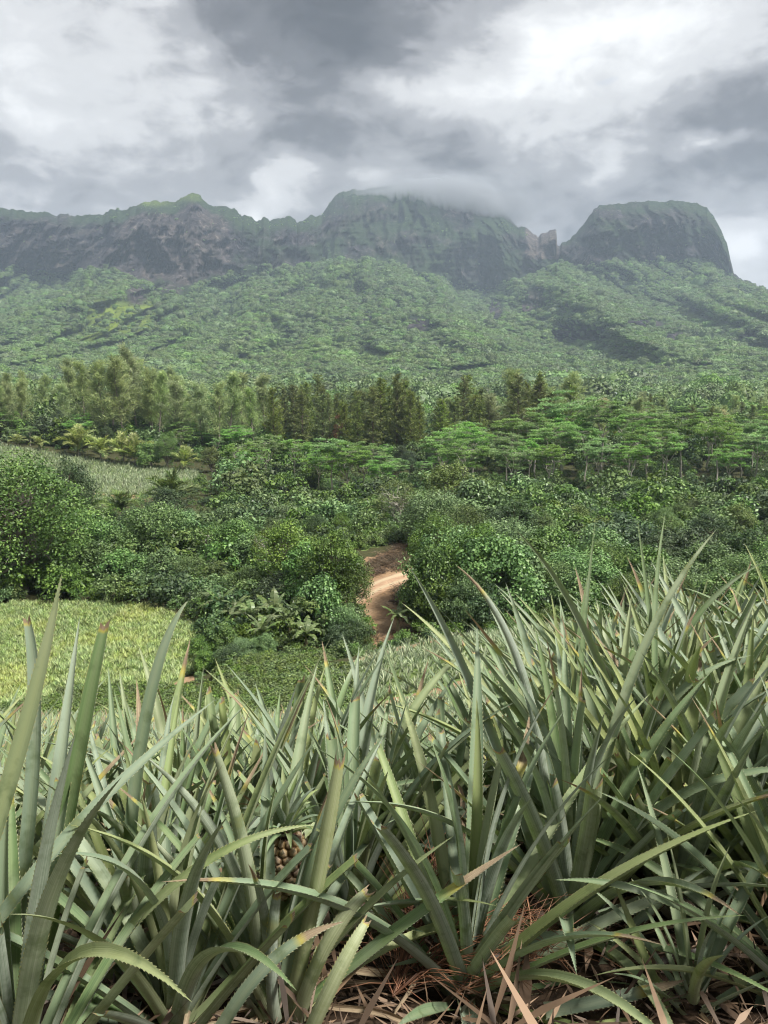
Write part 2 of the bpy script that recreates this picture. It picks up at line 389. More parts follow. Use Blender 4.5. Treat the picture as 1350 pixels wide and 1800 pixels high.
SOILS = [gpoly([(596, 1170, 54), (700, 1150, 55), (735, 1090, 62.5), (745, 1000, 77), (745, 940, 86), (690, 965, 82), (632, 990, 79), (630, 1060, 67.6), (655, 1130, 59.5)]),
         gpoly([(430, 885, 146), (530, 898, 138), (565, 880, 146), (560, 862, 160), (470, 864, 156), (420, 866, 152)]),
         gpoly([(180, 1262, 41), (300, 1225, 47), (345, 1180, 52), (320, 1178, 52), (270, 1205, 49.5), (150, 1245, 45)]),
         gpoly([(560, 1195, 42), (690, 1158, 45.3), (780, 1137, 46.6), (780, 1123, 47.3), (690, 1140, 47.2), (545, 1178, 44)]),
         gpoly([(590, 1255, 34), (700, 1225, 36.5), (860, 1190, 38.5), (950, 1160, 41), (950, 1170, 40), (860, 1202, 37), (700, 1240, 35.2), (600, 1275, 32.5)]),
         gpoly([(625, 915, 124), (660, 915, 124), (655, 905, 128), (628, 905, 128)]), gpoly([(778, 985, 83), (800, 985, 83), (805, 955, 90), (790, 955, 90)]),
         gpoly([(60, 858, 148), (270, 880, 141), (275, 874, 144), (65, 852, 151)])]
GRASSES = [gpoly([(400, 1240, 42), (560, 1195, 42), (560, 1172, 46), (600, 1160, 52), (480, 1165, 53), (380, 1190, 50)]), gpoly([(640, 968, 82), (735, 930, 88), (720, 900, 110), (600, 930, 98)]), LEFT_FIELD, RIGHT_FIELD, UPPER_FIELD]

def build_ground():
    ys = np.concatenate([np.linspace(-6, 1, 10)[:-1], np.geomspace(1, 580, 520)])
    us = np.linspace(-1.25, 1.25, 540)
    U, Y = np.meshgrid(us, ys); Xg = U * (np.maximum(Y, 0) + 7)
    Z = H(Xg.ravel(), Y.ravel()).reshape(Xg.shape)
    V = np.stack([Xg, Y, Z], -1).reshape(-1, 3)
    nu = len(us); i = np.arange(len(ys) - 1)[:, None] * nu; j = np.arange(nu - 1)[None]
    Q = np.stack([i + j, i + j + 1, i + nu + j + 1, i + nu + j], -1).reshape(-1, 4)
    x, y = V[:, 0], V[:, 1]
    soil = np.zeros(len(V)); grass = np.zeros(len(V))
    for p in GRASSES: grass[in_poly(x, y, p)] = 1
    for p in SOILS: m = in_poly(x, y, p); soil[m] = 1; grass[m] = 0
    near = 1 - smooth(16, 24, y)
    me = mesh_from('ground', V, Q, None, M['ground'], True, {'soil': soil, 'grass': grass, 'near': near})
    tag(obj('ground', me), 'sloping ground and valley floor under the plantation and forest', None, None, 'structure')
build_ground()

def mat_road():
    m, k, out = new_mat('dirt_road')
    uv = k.new('ShaderNodeUVMap').outputs[0]; sp = k.new('ShaderNodeSeparateXYZ'); k.l.new(uv, sp.inputs[0])
    geo = k.new('ShaderNodeNewGeometry'); n = k.noise(geo.outputs['Position'], 1.6, 6, .65)
    tr = k.math('ABSOLUTE', k.math('SUBTRACT', k.math('ABSOLUTE', k.math('SUBTRACT', sp.outputs[0], .5)), .24))
    t = k.mapr(k.math('ADD', tr, k.math('MULTIPLY_ADD', n, .16, -.08)), .05, .15, 1, 0)
    c = k.mix(t, k.ramp(n, [(.3, (.30, .19, .12)), (.7, (.42, .29, .19))]), (.42, .33, .22))
    b = principled(k, c, .95, .1, n, .5, .1); k.l.new(b.outputs[0], out.inputs[0]); return m
def build_road():
    mid = np.array([P(*p)[:2] for p in ((540, 1085, 63.5), (600, 1062, 67), (645, 1043, 70.3), (690, 1025, 73.3), (735, 1007, 76.7), (790, 988, 81), (860, 965, 86))])
    t = np.linspace(0, len(mid) - 1, 60); c = np.stack([np.interp(t, np.arange(len(mid)), mid[:, k]) for k in (0, 1)], 1)
    tan = np.gradient(c, axis=0); tan /= np.linalg.norm(tan, axis=1)[:, None]; nrm = np.stack([-tan[:, 1], tan[:, 0]], 1)
    w = np.linspace(-1, 1, 11) * 1.35; zc = H(c[:, 0], c[:, 1])
    V = []; UV = []
    for a in range(11):
        q = c + nrm * w[a]; rut = .10 * math.exp(-((abs(w[a]) - .62) / .25) ** 2)
        z = np.maximum(H(q[:, 0], q[:, 1]), zc - .05) + .09 - rut * .6
        if a in (0, 10): z -= .6
        V.append(np.column_stack([q, z])); UV.append(np.column_stack([np.full(60, a / 10), t]))
    V = np.stack(V, 1).reshape(-1, 3); UV = np.stack(UV, 1).reshape(-1, 2)
    i = np.arange(59)[:, None] * 11; j = np.arange(10)[None]
    Q = np.stack([i + j, i + j + 1, i + 12 + j, i + 11 + j], -1).reshape(-1, 4)[:, ::-1]
    tag(obj('dirt_road', mesh_from('dirt_road', V, Q, None, mat_road(), True, None, UV)), 'pale orange dirt track crossing the cut bank between the trees', None, None, 'structure')
build_road()

# ------------------------------------------------------------------ mountains
SKY = np.array([(-500, 380), (-150, 358), (0, 366), (40, 370), (100, 377), (160, 379), (200, 370), (240, 361), (262, 354), (310, 354), (322, 345), (337, 338), (352, 345), (367, 360), (390, 364), (412, 367), (425, 378), (446, 386), (455, 388), (464, 382), (474, 390), (492, 385), (508, 380), (519, 386), (522, 394), (535, 386), (545, 379), (558, 382), (566, 376),
                (578, 358), (590, 345), (603, 337), (625, 334), (660, 330), (720, 322), (790, 326), (840, 340), (872, 360), (886, 370), (900, 386), (912, 398), (928, 402), (942, 413), (946, 418), (951, 410), (963, 409), (966, 405), (976, 403), (978, 405), (979.5, 432), (984, 433), (988, 426), (996, 424), (1012, 410), (1035, 382), (1046, 368), (1053, 361), (1080, 359), (1110, 356), (1140, 353), (1170, 354), (1195, 352), (1205, 356), (1225, 358), (1243, 365), (1256, 385), (1268, 405), (1278, 430), (1284, 455), (1290, 478), (1302, 488), (1325, 500), (1352, 508), (1450, 535), (1700, 590), (1900, 610)], float)
BASE = np.array([(-500, 480), (0, 476), (60, 480), (120, 488), (200, 478), (250, 500), (320, 512), (380, 500), (440, 478), (520, 470), (600, 468), (680, 470), (760, 490), (840, 520), (900, 500), (940, 480), (985, 468), (1060, 470), (1140, 462), (1200, 458), (1250, 465), (1290, 484), (1320, 503), (1352, 515), (1450, 545), (1900, 620)], float)
DR = np.array([(-500, 2500), (300, 2350), (430, 2450), (540, 2600), (590, 2950), (850, 3000), (940, 2800), (985, 2700), (1050, 2550), (1200, 2500), (1290, 2500), (1450, 2350), (1900, 2200)], float)
DB = np.array([(-500, 2150), (0, 2130), (300, 2050), (450, 2080), (560, 2250), (720, 2350), (850, 2450), (985, 2350), (1060, 2250), (1290, 2250), (1450, 2150), (1900, 2000)], float)
# rock faces on the slopes: (px, py, half width, half height, strength, pale)
FACES = [(1015, 588, 48, 16, 1.0, 0), (1130, 570, 40, 8, .9, 0), (1190, 592, 22, 9, .9, 0), (940, 528, 24, 28, .55, 1), (925, 540, 12, 10, .9, 0), (735, 572, 26, 16, .7, 0), (240, 520, 22, 22, .8, .6), (300, 505, 40, 20, .6, .4), (645, 560, 14, 10, .6, 1), (670, 440, 12, 25, .6, 1), (840, 450, 10, 20, .5, 1), (1320, 590, 20, 6, .8, 0), (870, 545, 14, 20, .8, 0), (700, 450, 30, 40, .3, .3), (430, 470, 30, 20, .5, .2)]
def gauss(px, py, f): return np.exp(-(((px - f[0]) / f[2]) ** 2) ** 1.5 - (((py - f[1]) / f[3]) ** 2) ** 1.5)
def build_mountain():
    cols = np.unique(np.concatenate([np.linspace(-450, 1850, 720), SKY[:, 0]])); nc = len(cols)
    yr = np.interp(cols, SKY[:, 0], SKY[:, 1])
    soft = smooth(560, 580, cols) * (1 - smooth(870, 900, cols))
    mesa = smooth(1040, 1060, cols) * (1 - smooth(1235, 1250, cols)); fin = ((cols > 940) & (cols < 1000))
    yr = yr + ((fbm(cols / 9, cols * 0, 4, 3) - .5) * 11 * (1 - .65 * mesa) * np.where(fin, .2, 1)) * (1 - .4 * soft) + (fbm(cols / 3.0, cols * 0 + 7, 2, 31) - .5) * np.where(fin, .6, 3.0)
    yb = np.interp(cols, BASE[:, 0], BASE[:, 1]); yb = np.maximum(yb + (fbm(cols / 22, cols * 0, 3, 8) - .5) * 26, yr + 6)
    dr = np.interp(cols, DR[:, 0], DR[:, 1]); db = np.interp(cols, DB[:, 0], DB[:, 1])
    rows = 340; nb = 26
    s = np.linspace(0, 1, rows)          # 0 foot .. 1 ridge
    foot = 722.0
    PY = foot + (yr[None] - foot) * s[:, None]
    D = np.zeros_like(PY)
    kn_y = np.array([722, 705, 690, 660, 620, 560]); kn_d = np.array([400, 520, 680, 950, 1300, 1700])
    for c in range(nc):
        top = [(y, d) for y, d in zip(kn_y, kn_d) if y > yb[c] + 14 and d < db[c] - 60]
        yy = [t[0] for t in top] + [yb[c], yr[c] + .28 * (yb[c] - yr[c]), yr[c]]
        dd = [t[1] for t in top] + [db[c], db[c] + .55 * (dr[c] - db[c]), dr[c]]
        D[:, c] = np.interp(-PY[:, c], -np.array(yy), np.array(dd))
    # smooth the profile a little along the column and across
    for _ in range(3):
        D[1:-1] = (D[:-2] + 2 * D[1:-1] + D[2:]) / 4; D[:, 1:-1] = (D[:, :-2] + 2 * D[:, 1:-1] + D[:, 2:]) / 4
    CX = np.broadcast_to(cols[None], PY.shape)
    wx = (CX - 675) / FPX * D                                     # world x
    up = smooth(690, 560, PY)                                     # how far up the slope
    t_cl = np.clip((yb[None] - PY) / np.maximum(yb - yr, 5)[None], 0, 1); cl = smooth(-.02, .12, (yb[None] - PY) / np.maximum(yb - yr, 5)[None])
    wob = (fbm(wx / 300, PY / 60, 3, 77) - .5) * 180
    spur = 1 - np.abs(2 * fbm((wx + wob) / 330, PY / 300, 4, 21) - 1)
    spur2 = 1 - np.abs(2 * fbm((wx + wob) / 110, PY / 120, 4, 41) - 1)
    rib = 1 - np.abs(2 * fbm(wx / 46, PY / 90, 5, 61, .6) - 1)
    ledge = fbm(wx / 120, PY / 7, 4, 91)
    edge = 1 - smooth(.94, 1.0, s)[:, None] * .85
    D = D - up * (1 - .55 * cl) * (spur - .6) * 760 * edge - up * (1 - .4 * cl) * (spur2 - .6) * 240 * edge - cl * (rib - .6) * 150 * edge - cl * (ledge - .5) * 26 * edge
    D = D - (1 - up) * (spur2 - .6) * 110 * smooth(0, .08, s)[:, None]
    rock = cl * (.35 + .75 * fbm(wx / 90, PY / 22, 4, 15)) - .22 * smooth(.75, 1, t_cl) - .15
    pale = np.zeros_like(rock)
    leftc = smooth(200, 235, CX) * (1 - smooth(385, 420, CX))
    pale += cl * leftc * (.9 * fbm(wx / 40, PY / 40, 4, 55)) * .75
    rock += cl * leftc * .22 + cl * smooth(-100, 0, CX) * (1 - smooth(220, 240, CX)) * smooth(.9, .55, t_cl) * .35
    cen = smooth(560, 600, CX) * (1 - smooth(900, 930, CX)); rock -= cl * cen * .12
    ft = ((CX > 925) & (CX < 980) & (PY < 455)); rock += ft * .7; pale += ft * .6
    for f in FACES:
        g = gauss(CX, PY, f) * f[4]; rock = np.maximum(rock, g * (.7 + .5 * fbm(wx / 30, PY / 10, 3, 5))); pale = np.maximum(pale, g * f[5]); D = D + g * 40 * (PY - f[1]) / f[3]
    cap = smooth(.93, 1, s)[:, None] * (leftc + smooth(380, 430, CX) * (1 - smooth(560, 575, CX))); rock -= cap * .7
    meadow_sun_tint = gauss(CX, PY, (215, 555, 58, 30)) * 1.1 + gauss(CX, PY, (150, 585, 70, 20)) * .5 + gauss(CX, PY, (337, 345, 40, 9)) * .3 + gauss(CX, PY, (270, 357, 30, 6)) * .5 + gauss(CX, PY, (1220, 555, 50, 14)) * .45 + gauss(CX, PY, (430, 625, 140, 22)) * .3  # sunlit patch of the left slope, painted in as brighter vegetation
    rock = rock - .05 * cl * (1 - leftc); rock = np.clip(rock, 0, 1); pale = np.clip(pale, 0, .85); meadow_sun_tint = np.clip(meadow_sun_tint * (.4 + 1.2 * fbm(wx / 40, PY / 8, 3, 2)), 0, 1)
    D = np.maximum(D, 390)
    dx = (CX - 675) / FPX; dz = (900 - PY) / FPX
    ry = math.cos(PITCH) + dz * math.sin(PITCH); rz = -math.sin(PITCH) + dz * math.cos(PITCH)
    F = np.stack([dx * D / ry, D, EYE + rz * D / ry], -1)
    # the far side of the ridge falls away behind it
    B = []
    for b in range(1, nb + 1):
        q = F[-1].copy(); e = 40 * b * (1 + .03 * b); q[:, 1] += e; q[:, 0] *= (q[:, 1] / F[-1][:, 1])
        q[:, 2] -= e * (.25 + .02 * b) + (fbm(q[:, 0] / 90, q[:, 1] / 90, 3, 4) - .5) * 60 * min(1, b / 4); B.append(q)
    A = np.concatenate([F, np.array(B)], 0); nr = rows + nb
    ext = lambda a: np.concatenate([a, np.repeat(a[-1:], nb, 0)], 0).ravel()
    i = np.arange(nr - 1)[:, None] * nc; j = np.arange(nc - 1)[None]
    Q = np.stack([i + j, i + j + 1, i + nc + j + 1, i + nc + j], -1).reshape(-1, 4)
    me = mesh_from('mountain', A.reshape(-1, 3), Q, None, M['mountain'], True, {'rock': ext(rock), 'pale': ext(pale), 'meadow_sun_tint': ext(meadow_sun_tint)})
    tag(obj('mountain', me), 'cliff ridge, cloud-capped peak and flat-topped mountain closing the valley', None, None, 'structure')
    return F, PY, CX, rock, cl, meadow_sun_tint
MT = build_mountain()

# ------------------------------------------------------------------ instanced masses (kind stuff)
def scatter(name, label, sources, pts, rot, scl, idx):
    """one object whose geometry nodes set a copy of one of the source meshes on every point"""
    me = bpy.data.meshes.new(name); n = len(pts); me.vertices.add(n); me.vertices.foreach_set('co', np.asarray(pts, np.float32).ravel())
    for k, v, t in (('rotz', rot, 'FLOAT'), ('scl', scl, 'FLOAT_VECTOR'), ('pick', idx, 'INT')):
        a = me.attributes.new(k, t, 'POINT')
        if t == 'FLOAT_VECTOR': a.data.foreach_set('vector', np.asarray(v, np.float32).ravel())
        else: a.data.foreach_set('value', np.asarray(v, np.int32 if t == 'INT' else np.float32))
    for s_ in sources:
        for mt in s_.materials:
            if mt.name not in me.materials: me.materials.append(mt)
    o = obj(name, me); tag(o, label, None, None, 'stuff')
    ng = bpy.data.node_groups.new(name, 'GeometryNodeTree')
    ng.interface.new_socket('Geometry', in_out='INPUT', socket_type='NodeSocketGeometry'); ng.interface.new_socket('Geometry', in_out='OUTPUT', socket_type='NodeSocketGeometry')
    nn = ng.nodes; L = ng.links; gi = nn.new('NodeGroupInput'); go = nn.new('NodeGroupOutput')
    join = nn.new('GeometryNodeJoinGeometry')
    for s_ in reversed(sources):
        so = bpy.data.objects.new('source_' + s_.name, s_)
        oi = nn.new('GeometryNodeObjectInfo'); oi.inputs['Object'].default_value = so; oi.inputs['As Instance'].default_value = True
        L.new(oi.outputs['Geometry'], join.inputs[0])
    def na(nm, t):
        x = nn.new('GeometryNodeInputNamedAttribute'); x.data_type = t; x.inputs['Name'].default_value = nm; return x.outputs['Attribute']
    iop = nn.new('GeometryNodeInstanceOnPoints'); iop.inputs['Pick Instance'].default_value = True
    L.new(gi.outputs[0], iop.inputs['Points']); L.new(join.outputs[0], iop.inputs['Instance'])
    L.new(na('pick', 'INT'), iop.inputs['Instance Index'])
    cx = nn.new('ShaderNodeCombineXYZ'); L.new(na('rotz', 'FLOAT'), cx.inputs[2])
    er = nn.new('FunctionNodeEulerToRotation'); L.new(cx.outputs[0], er.inputs[0]); L.new(er.outputs[0], iop.inputs['Rotation'])
    L.new(na('scl', 'FLOAT_VECTOR'), iop.inputs['Scale'])
    L.new(iop.outputs[0], go.inputs[0])
    md = o.modifiers.new('scatter', 'NODES'); md.node_group = ng
    return o

def clump_leaves(mb, rng, c, r, n, size, flat=.75, low=-.35, up=.5, asp=.55, droop=.3, jit=.55, tint=None):
    d = rng.normal(size=(n * 2, 3)); d /= np.linalg.norm(d, axis=1)[:, None]; d = d[d[:, 2] > low][:n]
    pos = np.asarray(c)[None] + d * np.array([1, 1, flat])[None] * r * rng.uniform(.6, 1.1, (len(d), 1))
    nor = d * .7 + np.array([0, 0, up])[None] + rng.normal(size=d.shape) * jit
    mb.leaves(pos, nor, size * rng.uniform(.7, 1.3, len(d)), rng, asp, droop, None if tint is None else np.asarray(tint)[:len(d)])

def far_crown(seed, flat):
    rng = np.random.default_rng(seed); mb = MB()
    for c in range(16):
        a = rng.uniform(0, 6.28); r = math.sqrt(rng.random()) * .8
        z = (.75 - .5 * r * r) * flat + rng.uniform(-.1, .1)
        clump_leaves(mb, rng, (r * math.cos(a), r * math.sin(a), z), rng.uniform(.26, .44), 46, .17, .7 if flat > .7 else .35, -.3, .6, .8, tint=np.clip(rng.uniform(.2, .8) + rng.normal(0, .2, 92), 0, 1))
    # inner mass that keeps the crown from being see-through
    th = np.linspace(0, 2 * np.pi, 13)[:-1]; ph = np.array([-.9, -.3, .2, .6, 1.1, 1.5])
    V = np.array([[.8 * math.cos(p) * math.cos(t) * rng.uniform(.8, 1.1), .8 * math.cos(p) * math.sin(t) * rng.uniform(.8, 1.1), (.3 + .62 * math.sin(p) * rng.uniform(.9, 1.1)) * flat] for p in ph for t in th])
    Q = [[i * 12 + j, i * 12 + (j + 1) % 12, (i + 1) * 12 + (j + 1) % 12, (i + 1) * 12 + j] for i in range(5) for j in range(12)]
    mb.add(V, Q, tint=.25)
    return mb.mesh('forest_crown', M['far'])
FARC = [far_crown(s, f) for s, f in ((1, 1.0), (2, .85), (3, 1.15), (4, .5), (5, .42))]

def build_far_forest():
    rng = np.random.default_rng(12); F, PY, CX, rock, cl, meadow_sun_tint = MT
    pts = []; sc = []; ix = []
    nr, nc = PY.shape
    # area-weighted points on the slopes
    e1 = F[1:, :-1] - F[:-1, :-1]; e2 = F[:-1, 1:] - F[:-1, :-1]; ar = np.linalg.norm(np.cross(e1, e2), axis=2)
    inview = (CX[:-1, :-1] > -160) & (CX[:-1, :-1] < 1510)
    w = np.minimum(ar, np.percentile(ar, 97)) * inview * np.where(rock[:-1, :-1] > .30, .08, 1) * np.where(cl[:-1, :-1] > .5, .05, 1) * np.where(meadow_sun_tint[:-1, :-1] > .35, .12, 1)
    w *= 1.0 / (1 + (F[:-1, :-1, 1] / 2600.) ** 2)
    cs = np.cumsum(w.ravel()); n = 74000; k = np.searchsorted(cs, rng.random(n) * cs[-1]); r, c = np.unravel_index(k, w.shape)
    a, b = rng.random((2, n, 1)); p = F[r, c] + e1[r, c] * a + e2[r, c] * b
    s = rng.lognormal(0, .48, n) * 3.5; s = np.where(cl[r, c] > .5, s * .55, s); s *= np.where(p[:, 1] < 1000, .85, 1)
    big = fbm(p[:, 0] / 120, p[:, 1] / 120, 3, 6) > .56
    fl = ((p[:, 1] < 1300) & (rng.random(n) < .55)) | (big & (rng.random(n) < .3)); i = np.where(fl, rng.integers(3, 5, n), rng.integers(0, 3, n))
    s = np.where(fl, s * 1.35, s)
    S = np.stack([s, s, s * rng.uniform(.8, 1.25, n)], 1); p[:, 2] -= s * .15
    pts.append(p); sc.append(S); ix.append(i)
    # valley floor beyond the last individual trees
    n = 1700; y = rng.uniform(325, 620, n); u = rng.uniform(-.62, .62, n); x = u * y; z = np.maximum(H(x, y), -14)
    s = rng.lognormal(0, .25, n) * 5.2; fl = rng.random(n) < .5
    pts.append(np.stack([x, y, z + 4], 1)); sc.append(np.stack([s * np.where(fl, 1.4, 1), s * np.where(fl, 1.4, 1), s * rng.uniform(.9, 1.5, n)], 1)); ix.append(np.where(fl, rng.integers(3, 5, n), rng.integers(0, 3, n)))
    pts = np.concatenate(pts); sc = np.concatenate(sc); ix = np.concatenate(ix)
    scatter('far_forest', 'dense green forest covering the valley head and lower mountain slopes', FARC, pts, rng.uniform(0, 6.28, len(pts)), sc, ix)
build_far_forest()
# ------------------------------------------------------------------ tree prototypes (trunk mesh, crown mesh, height)
def wander(rng, a, b, n=6, amp=.06):
    a = np.asarray(a, float); b = np.asarray(b, float); t = np.linspace(0, 1, n)[:, None]
    L = np.linalg.norm(b - a); w = rng.normal(size=(n, 3)) * amp * L; w[0] = 0; w[-1] = 0; return a + (b - a) * t + w
def broad_tree(seed, h, rad, ncl, leaf, nleaf, mat, low=.22, flat=.8, droop=.35, clr=(.14, .26), ground=False, trunk='trunk_grey', asp=.55, lean=0.0):
    rng = np.random.default_rng(seed); tk = MB(); cr = MB()
    top = np.array([rng.uniform(-.3, .3) + lean, rng.uniform(-.3, .3), h * .62])
    tr = h * .02 + .05
    pts = wander(rng, (0, 0, -.6), top, 7, .03); tk.tube(pts, np.linspace(tr * 1.4, tr * .5, 7), 7)
    cz = h * (.5 + low * .5); rz = h * (.5 - low * .5)
    cl = []
    lob = [(rng.uniform(0, 6.28), rng.uniform(.2, .55), rng.uniform(-.3, .45)) for _ in range(5)]
    while len(cl) < ncl:
        d = rng.normal(size=3); d /= np.linalg.norm(d)
        if d[2] < -.75: continue
        r = rng.uniform(.45, 1.0) ** .6
        k = 1 + .22 * math.sin(3 * math.atan2(d[1], d[0]) + seed) + .15 * math.sin(5 * d[2] + 2 * math.atan2(d[1], d[0]) + seed * 2)
        q = np.array([d[0] * rad * r * k + lean, d[1] * rad * r * k, cz + d[2] * rz * r * (.9 + .15 * k)])
        if ground and q[2] < .35: q[2] = .35
        cl.append(q)
    for i, q in enumerate(cl):
        if i % 3 == 0 and not ground:
            s = pts[rng.integers(2, 7)]; tk.tube(wander(rng, s, q, 5, .06), np.linspace(tr * .45, .02, 5), 5)
        rc = rad * rng.uniform(*clr) * 1.35
        base = rng.uniform(.15, .85)
        clump_leaves(cr, rng, q, rc, nleaf, leaf, flat, -.55 if ground else -.35, .45, asp, droop, .5, np.clip(base + rng.normal(0, .22, nleaf * 2), 0, 1))
    return tk.mesh('trunk', M[trunk], True), cr.mesh('crown', M[mat]), h

def albizia(seed, h=15, rad=6.5, plates=30, bare=False):
    rng = np.random.default_rng(seed); tk = MB(); cr = MB()
    fork = np.array([rng.uniform(-.5, .5), rng.uniform(-.5, .5), h * rng.uniform(.38, .5)])
    pts = wander(rng, (0, 0, -.6), fork, 6, .025); tk.tube(pts, np.linspace(.28, .19, 6), 7)
    tips = []
    nl = rng.integers(4, 6)
    for l in range(nl):
        a = l * 6.283 / nl + rng.uniform(-.4, .4); rr = rad * rng.uniform(.35, .6)
        e = fork + np.array([rr * math.cos(a), rr * math.sin(a), h * rng.uniform(.24, .38)])
        lp = wander(rng, fork, e, 6, .05); lp[1:5, 2] -= h * .012; tk.tube(lp, np.linspace(.16, .07, 6), 6)
        for s in range(4):
            st = lp[rng.integers(2, 6)]; aa = a + rng.uniform(-1.2, 1.2)
            e2 = st + np.array([math.cos(aa), math.sin(aa), 0]) * rad * rng.uniform(.2, .5) + np.array([0, 0, h * rng.uniform(.05, .2)])
            e2[2] = min(e2[2], h * .96); tk.tube(wander(rng, st, e2, 5, .05), np.linspace(.06, .02, 5), 5); tips.append(e2)
    for i in range(plates):
        if i < len(tips): c = tips[i].copy()
        else:
            a = rng.uniform(0, 6.28); r = rad * math.sqrt(rng.uniform(.02, 1)); c = np.array([r * math.cos(a), r * math.sin(a), h * (1 - .22 * (r / rad) ** 2) - abs(rng.normal(0, .11)) * h])
            st = tips[rng.integers(len(tips))]; tk.tube(wander(rng, st, c, 4, .04), np.linspace(.03, .012, 4), 4)
        R = rng.uniform(1.1, 2.3); n = 200 if not bare else 40
        aa = rng.uniform(0, 6.28, n); r = R * np.sqrt(rng.random(n)); ex = rng.uniform(.6, 1.0)
        pos = np.stack([c[0] + r * np.cos(aa), c[1] + r * np.sin(aa) * ex, c[2] - .16 * (r / R) ** 2 + rng.normal(0, .08, n)], 1)
        nor = np.array([0, 0, 1.0])[None] + rng.normal(size=(n, 3)) * .28
        cr.leaves(pos, nor, rng.uniform(.3, .62, n), rng, .5, .1, np.clip(rng.uniform(.3, .7) + rng.normal(0, .2, n), 0, 1))
    return tk.mesh('trunk', M['trunk_pale'], True), cr.mesh('crown', M['albizia']), h
def ironwood(seed, h=21):
    rng = np.random.default_rng(seed); tk = MB(); cr = MB(); lean = rng.normal(0, .05, 2)
    pts = np.stack([np.array([lean[0] * h * t + .35 * math.sin(3 * t + seed), lean[1] * h * t, h * t - .6 * (1 - t)]) for t in np.linspace(0, .97, 10)])
    tk.tube(pts, np.linspace(.26, .03, 10), 6)
    nb = 48
    for i in range(nb):
        t = .26 + .72 * (i / nb) ** .9; st = np.array([np.interp(t, np.linspace(0, .97, 10), pts[:, k]) for k in range(3)])
        a = rng.uniform(0, 6.28); L = h * (.06 + .2 * (1 - t)) * rng.uniform(.6, 1.5); el = rng.uniform(.6, 1.25)
        e = st + L * np.array([math.cos(a) * math.cos(el), math.sin(a) * math.cos(el), math.sin(el)])
        bp = wander(rng, st, e, 5, .04); tk.tube(bp, np.linspace(.055, .015, 5), 4)
        n = 120; tt = rng.uniform(.2, 1.05, n); pos = st + (e - st) * tt[:, None] + rng.normal(0, .28, (n, 3))
        al = np.array([math.cos(a) * .5, math.sin(a) * .5, .7])[None] + rng.normal(0, .45, (n, 3))
        cr.leaves(pos, rng.normal(size=(n, 3)), rng.uniform(.5, 1.2, n), rng, .10, .3, np.clip(rng.uniform(.3, .7) + rng.normal(0, .22, n), 0, 1), al)
    return tk.mesh('trunk', M['trunk_grey'], True), cr.mesh('crown', M['ironwood']), h
def pine(seed, h=22, w=3.3, mat='pine'):
    rng = np.random.default_rng(seed); tk = MB(); cr = MB()
    tk.tube(np.array([[.2 * math.sin(2 * t + seed) * t, 0, h * t - .6 * (1 - t)] for t in np.linspace(0, .98, 8)]), np.linspace(.26, .03, 8), 6)
    z = h * .2
    while z < h * .97:
        t = z / h; L0 = w * (1 - t) ** .7 * (.35 + .65 * smooth(.1, .45, t)) + .35
        for b in range(rng.integers(4, 7)):
            a = rng.uniform(0, 6.28); L = L0 * rng.uniform(.55, 1.25); el = rng.uniform(.05, .5) + .5 * t
            st = np.array([0, 0, z + rng.uniform(-.3, .3)]); d = np.array([math.cos(a) * math.cos(el), math.sin(a) * math.cos(el), math.sin(el)])
            e = st + d * L; tk.tube(np.stack([st, st + d * L * .5 - [0, 0, .05 * L], e]), [.045, .03, .012], 4)
            for q in np.linspace(.4, 1.02, max(2, int(L / .55))):
                n = 17; c = st + d * L * q + rng.normal(0, .12, 3)
                al = d[None] * .6 + rng.normal(0, .6, (n, 3)) + np.array([0, 0, .4])[None]
                cr.leaves(np.repeat(c[None], n, 0), rng.normal(size=(n, 3)), rng.uniform(.4, .8, n), rng, .17, .1, np.clip(rng.uniform(.2, .8) + rng.normal(0, .2, n), 0, 1), al)
        z += rng.uniform(.5, .85)
    return tk.mesh('trunk', M['trunk'], True), cr.mesh('crown', M[mat]), h

PROTO = {}
PROTO['broad'] = [broad_tree(s, 13, r, n, .28, 90, m, low=lw) for s, r, n, m, lw in ((11, 4.6, 210, 'broad', .04), (12, 4.0, 170, 'broad', .2), (13, 3.5, 150, 'broad', .2))]
PROTO['yellow'] = [broad_tree(21, 10, 3.4, 120, .29, 80, 'broad_yellow')]
PROTO['dark'] = [broad_tree(31, 12, 3.8, 150, .27, 84, 'dark', trunk='trunk'), broad_tree(32, 11, 3.2, 130, .27, 84, 'dark', trunk='trunk')]
PROTO['vine'] = [broad_tree(s, 7.5, r, 150, lf, int(90 * (.25 / lf) ** 1.4), 'vine', low=.0, flat=.9, droop=.7, clr=(.12, .24), ground=True, asp=.75) for s, r, lf in ((41, 4.2, .21), (42, 3.6, .27), (43, 3.0, .36))]
PROTO['shrub'] = [broad_tree(s, 5.5, 2.8, 90, .25, 76, m, low=.05, ground=True, asp=.6) for s, m in ((51, 'broad'), (52, 'dark'), (53, 'vine'))]
PROTO['airy'] = [broad_tree(61, 11, 3.6, 95, .26, 34, 'broad_yellow', trunk='trunk_pale', clr=(.12, .2)), broad_tree(62, 10, 3.8, 85, .28, 34, 'broad', trunk='trunk_pale', clr=(.12, .2))]
PROTO['albizia'] = [albizia(s, 15, r, p) for s, r, p in ((71, 6.5, 44), (72, 5.6, 38), (73, 7.2, 50), (74, 6.0, 40))]
PROTO['bare'] = [albizia(79, 15, 6.0, 26, True)]
PROTO['ironwood'] = [ironwood(s) for s in (81, 82, 83, 84)]
PROTO['pine'] = [pine(91, 22, 3.6), pine(92, 22, 2.9), pine(93, 22, 3.3), pine(94, 22, 4.2)]
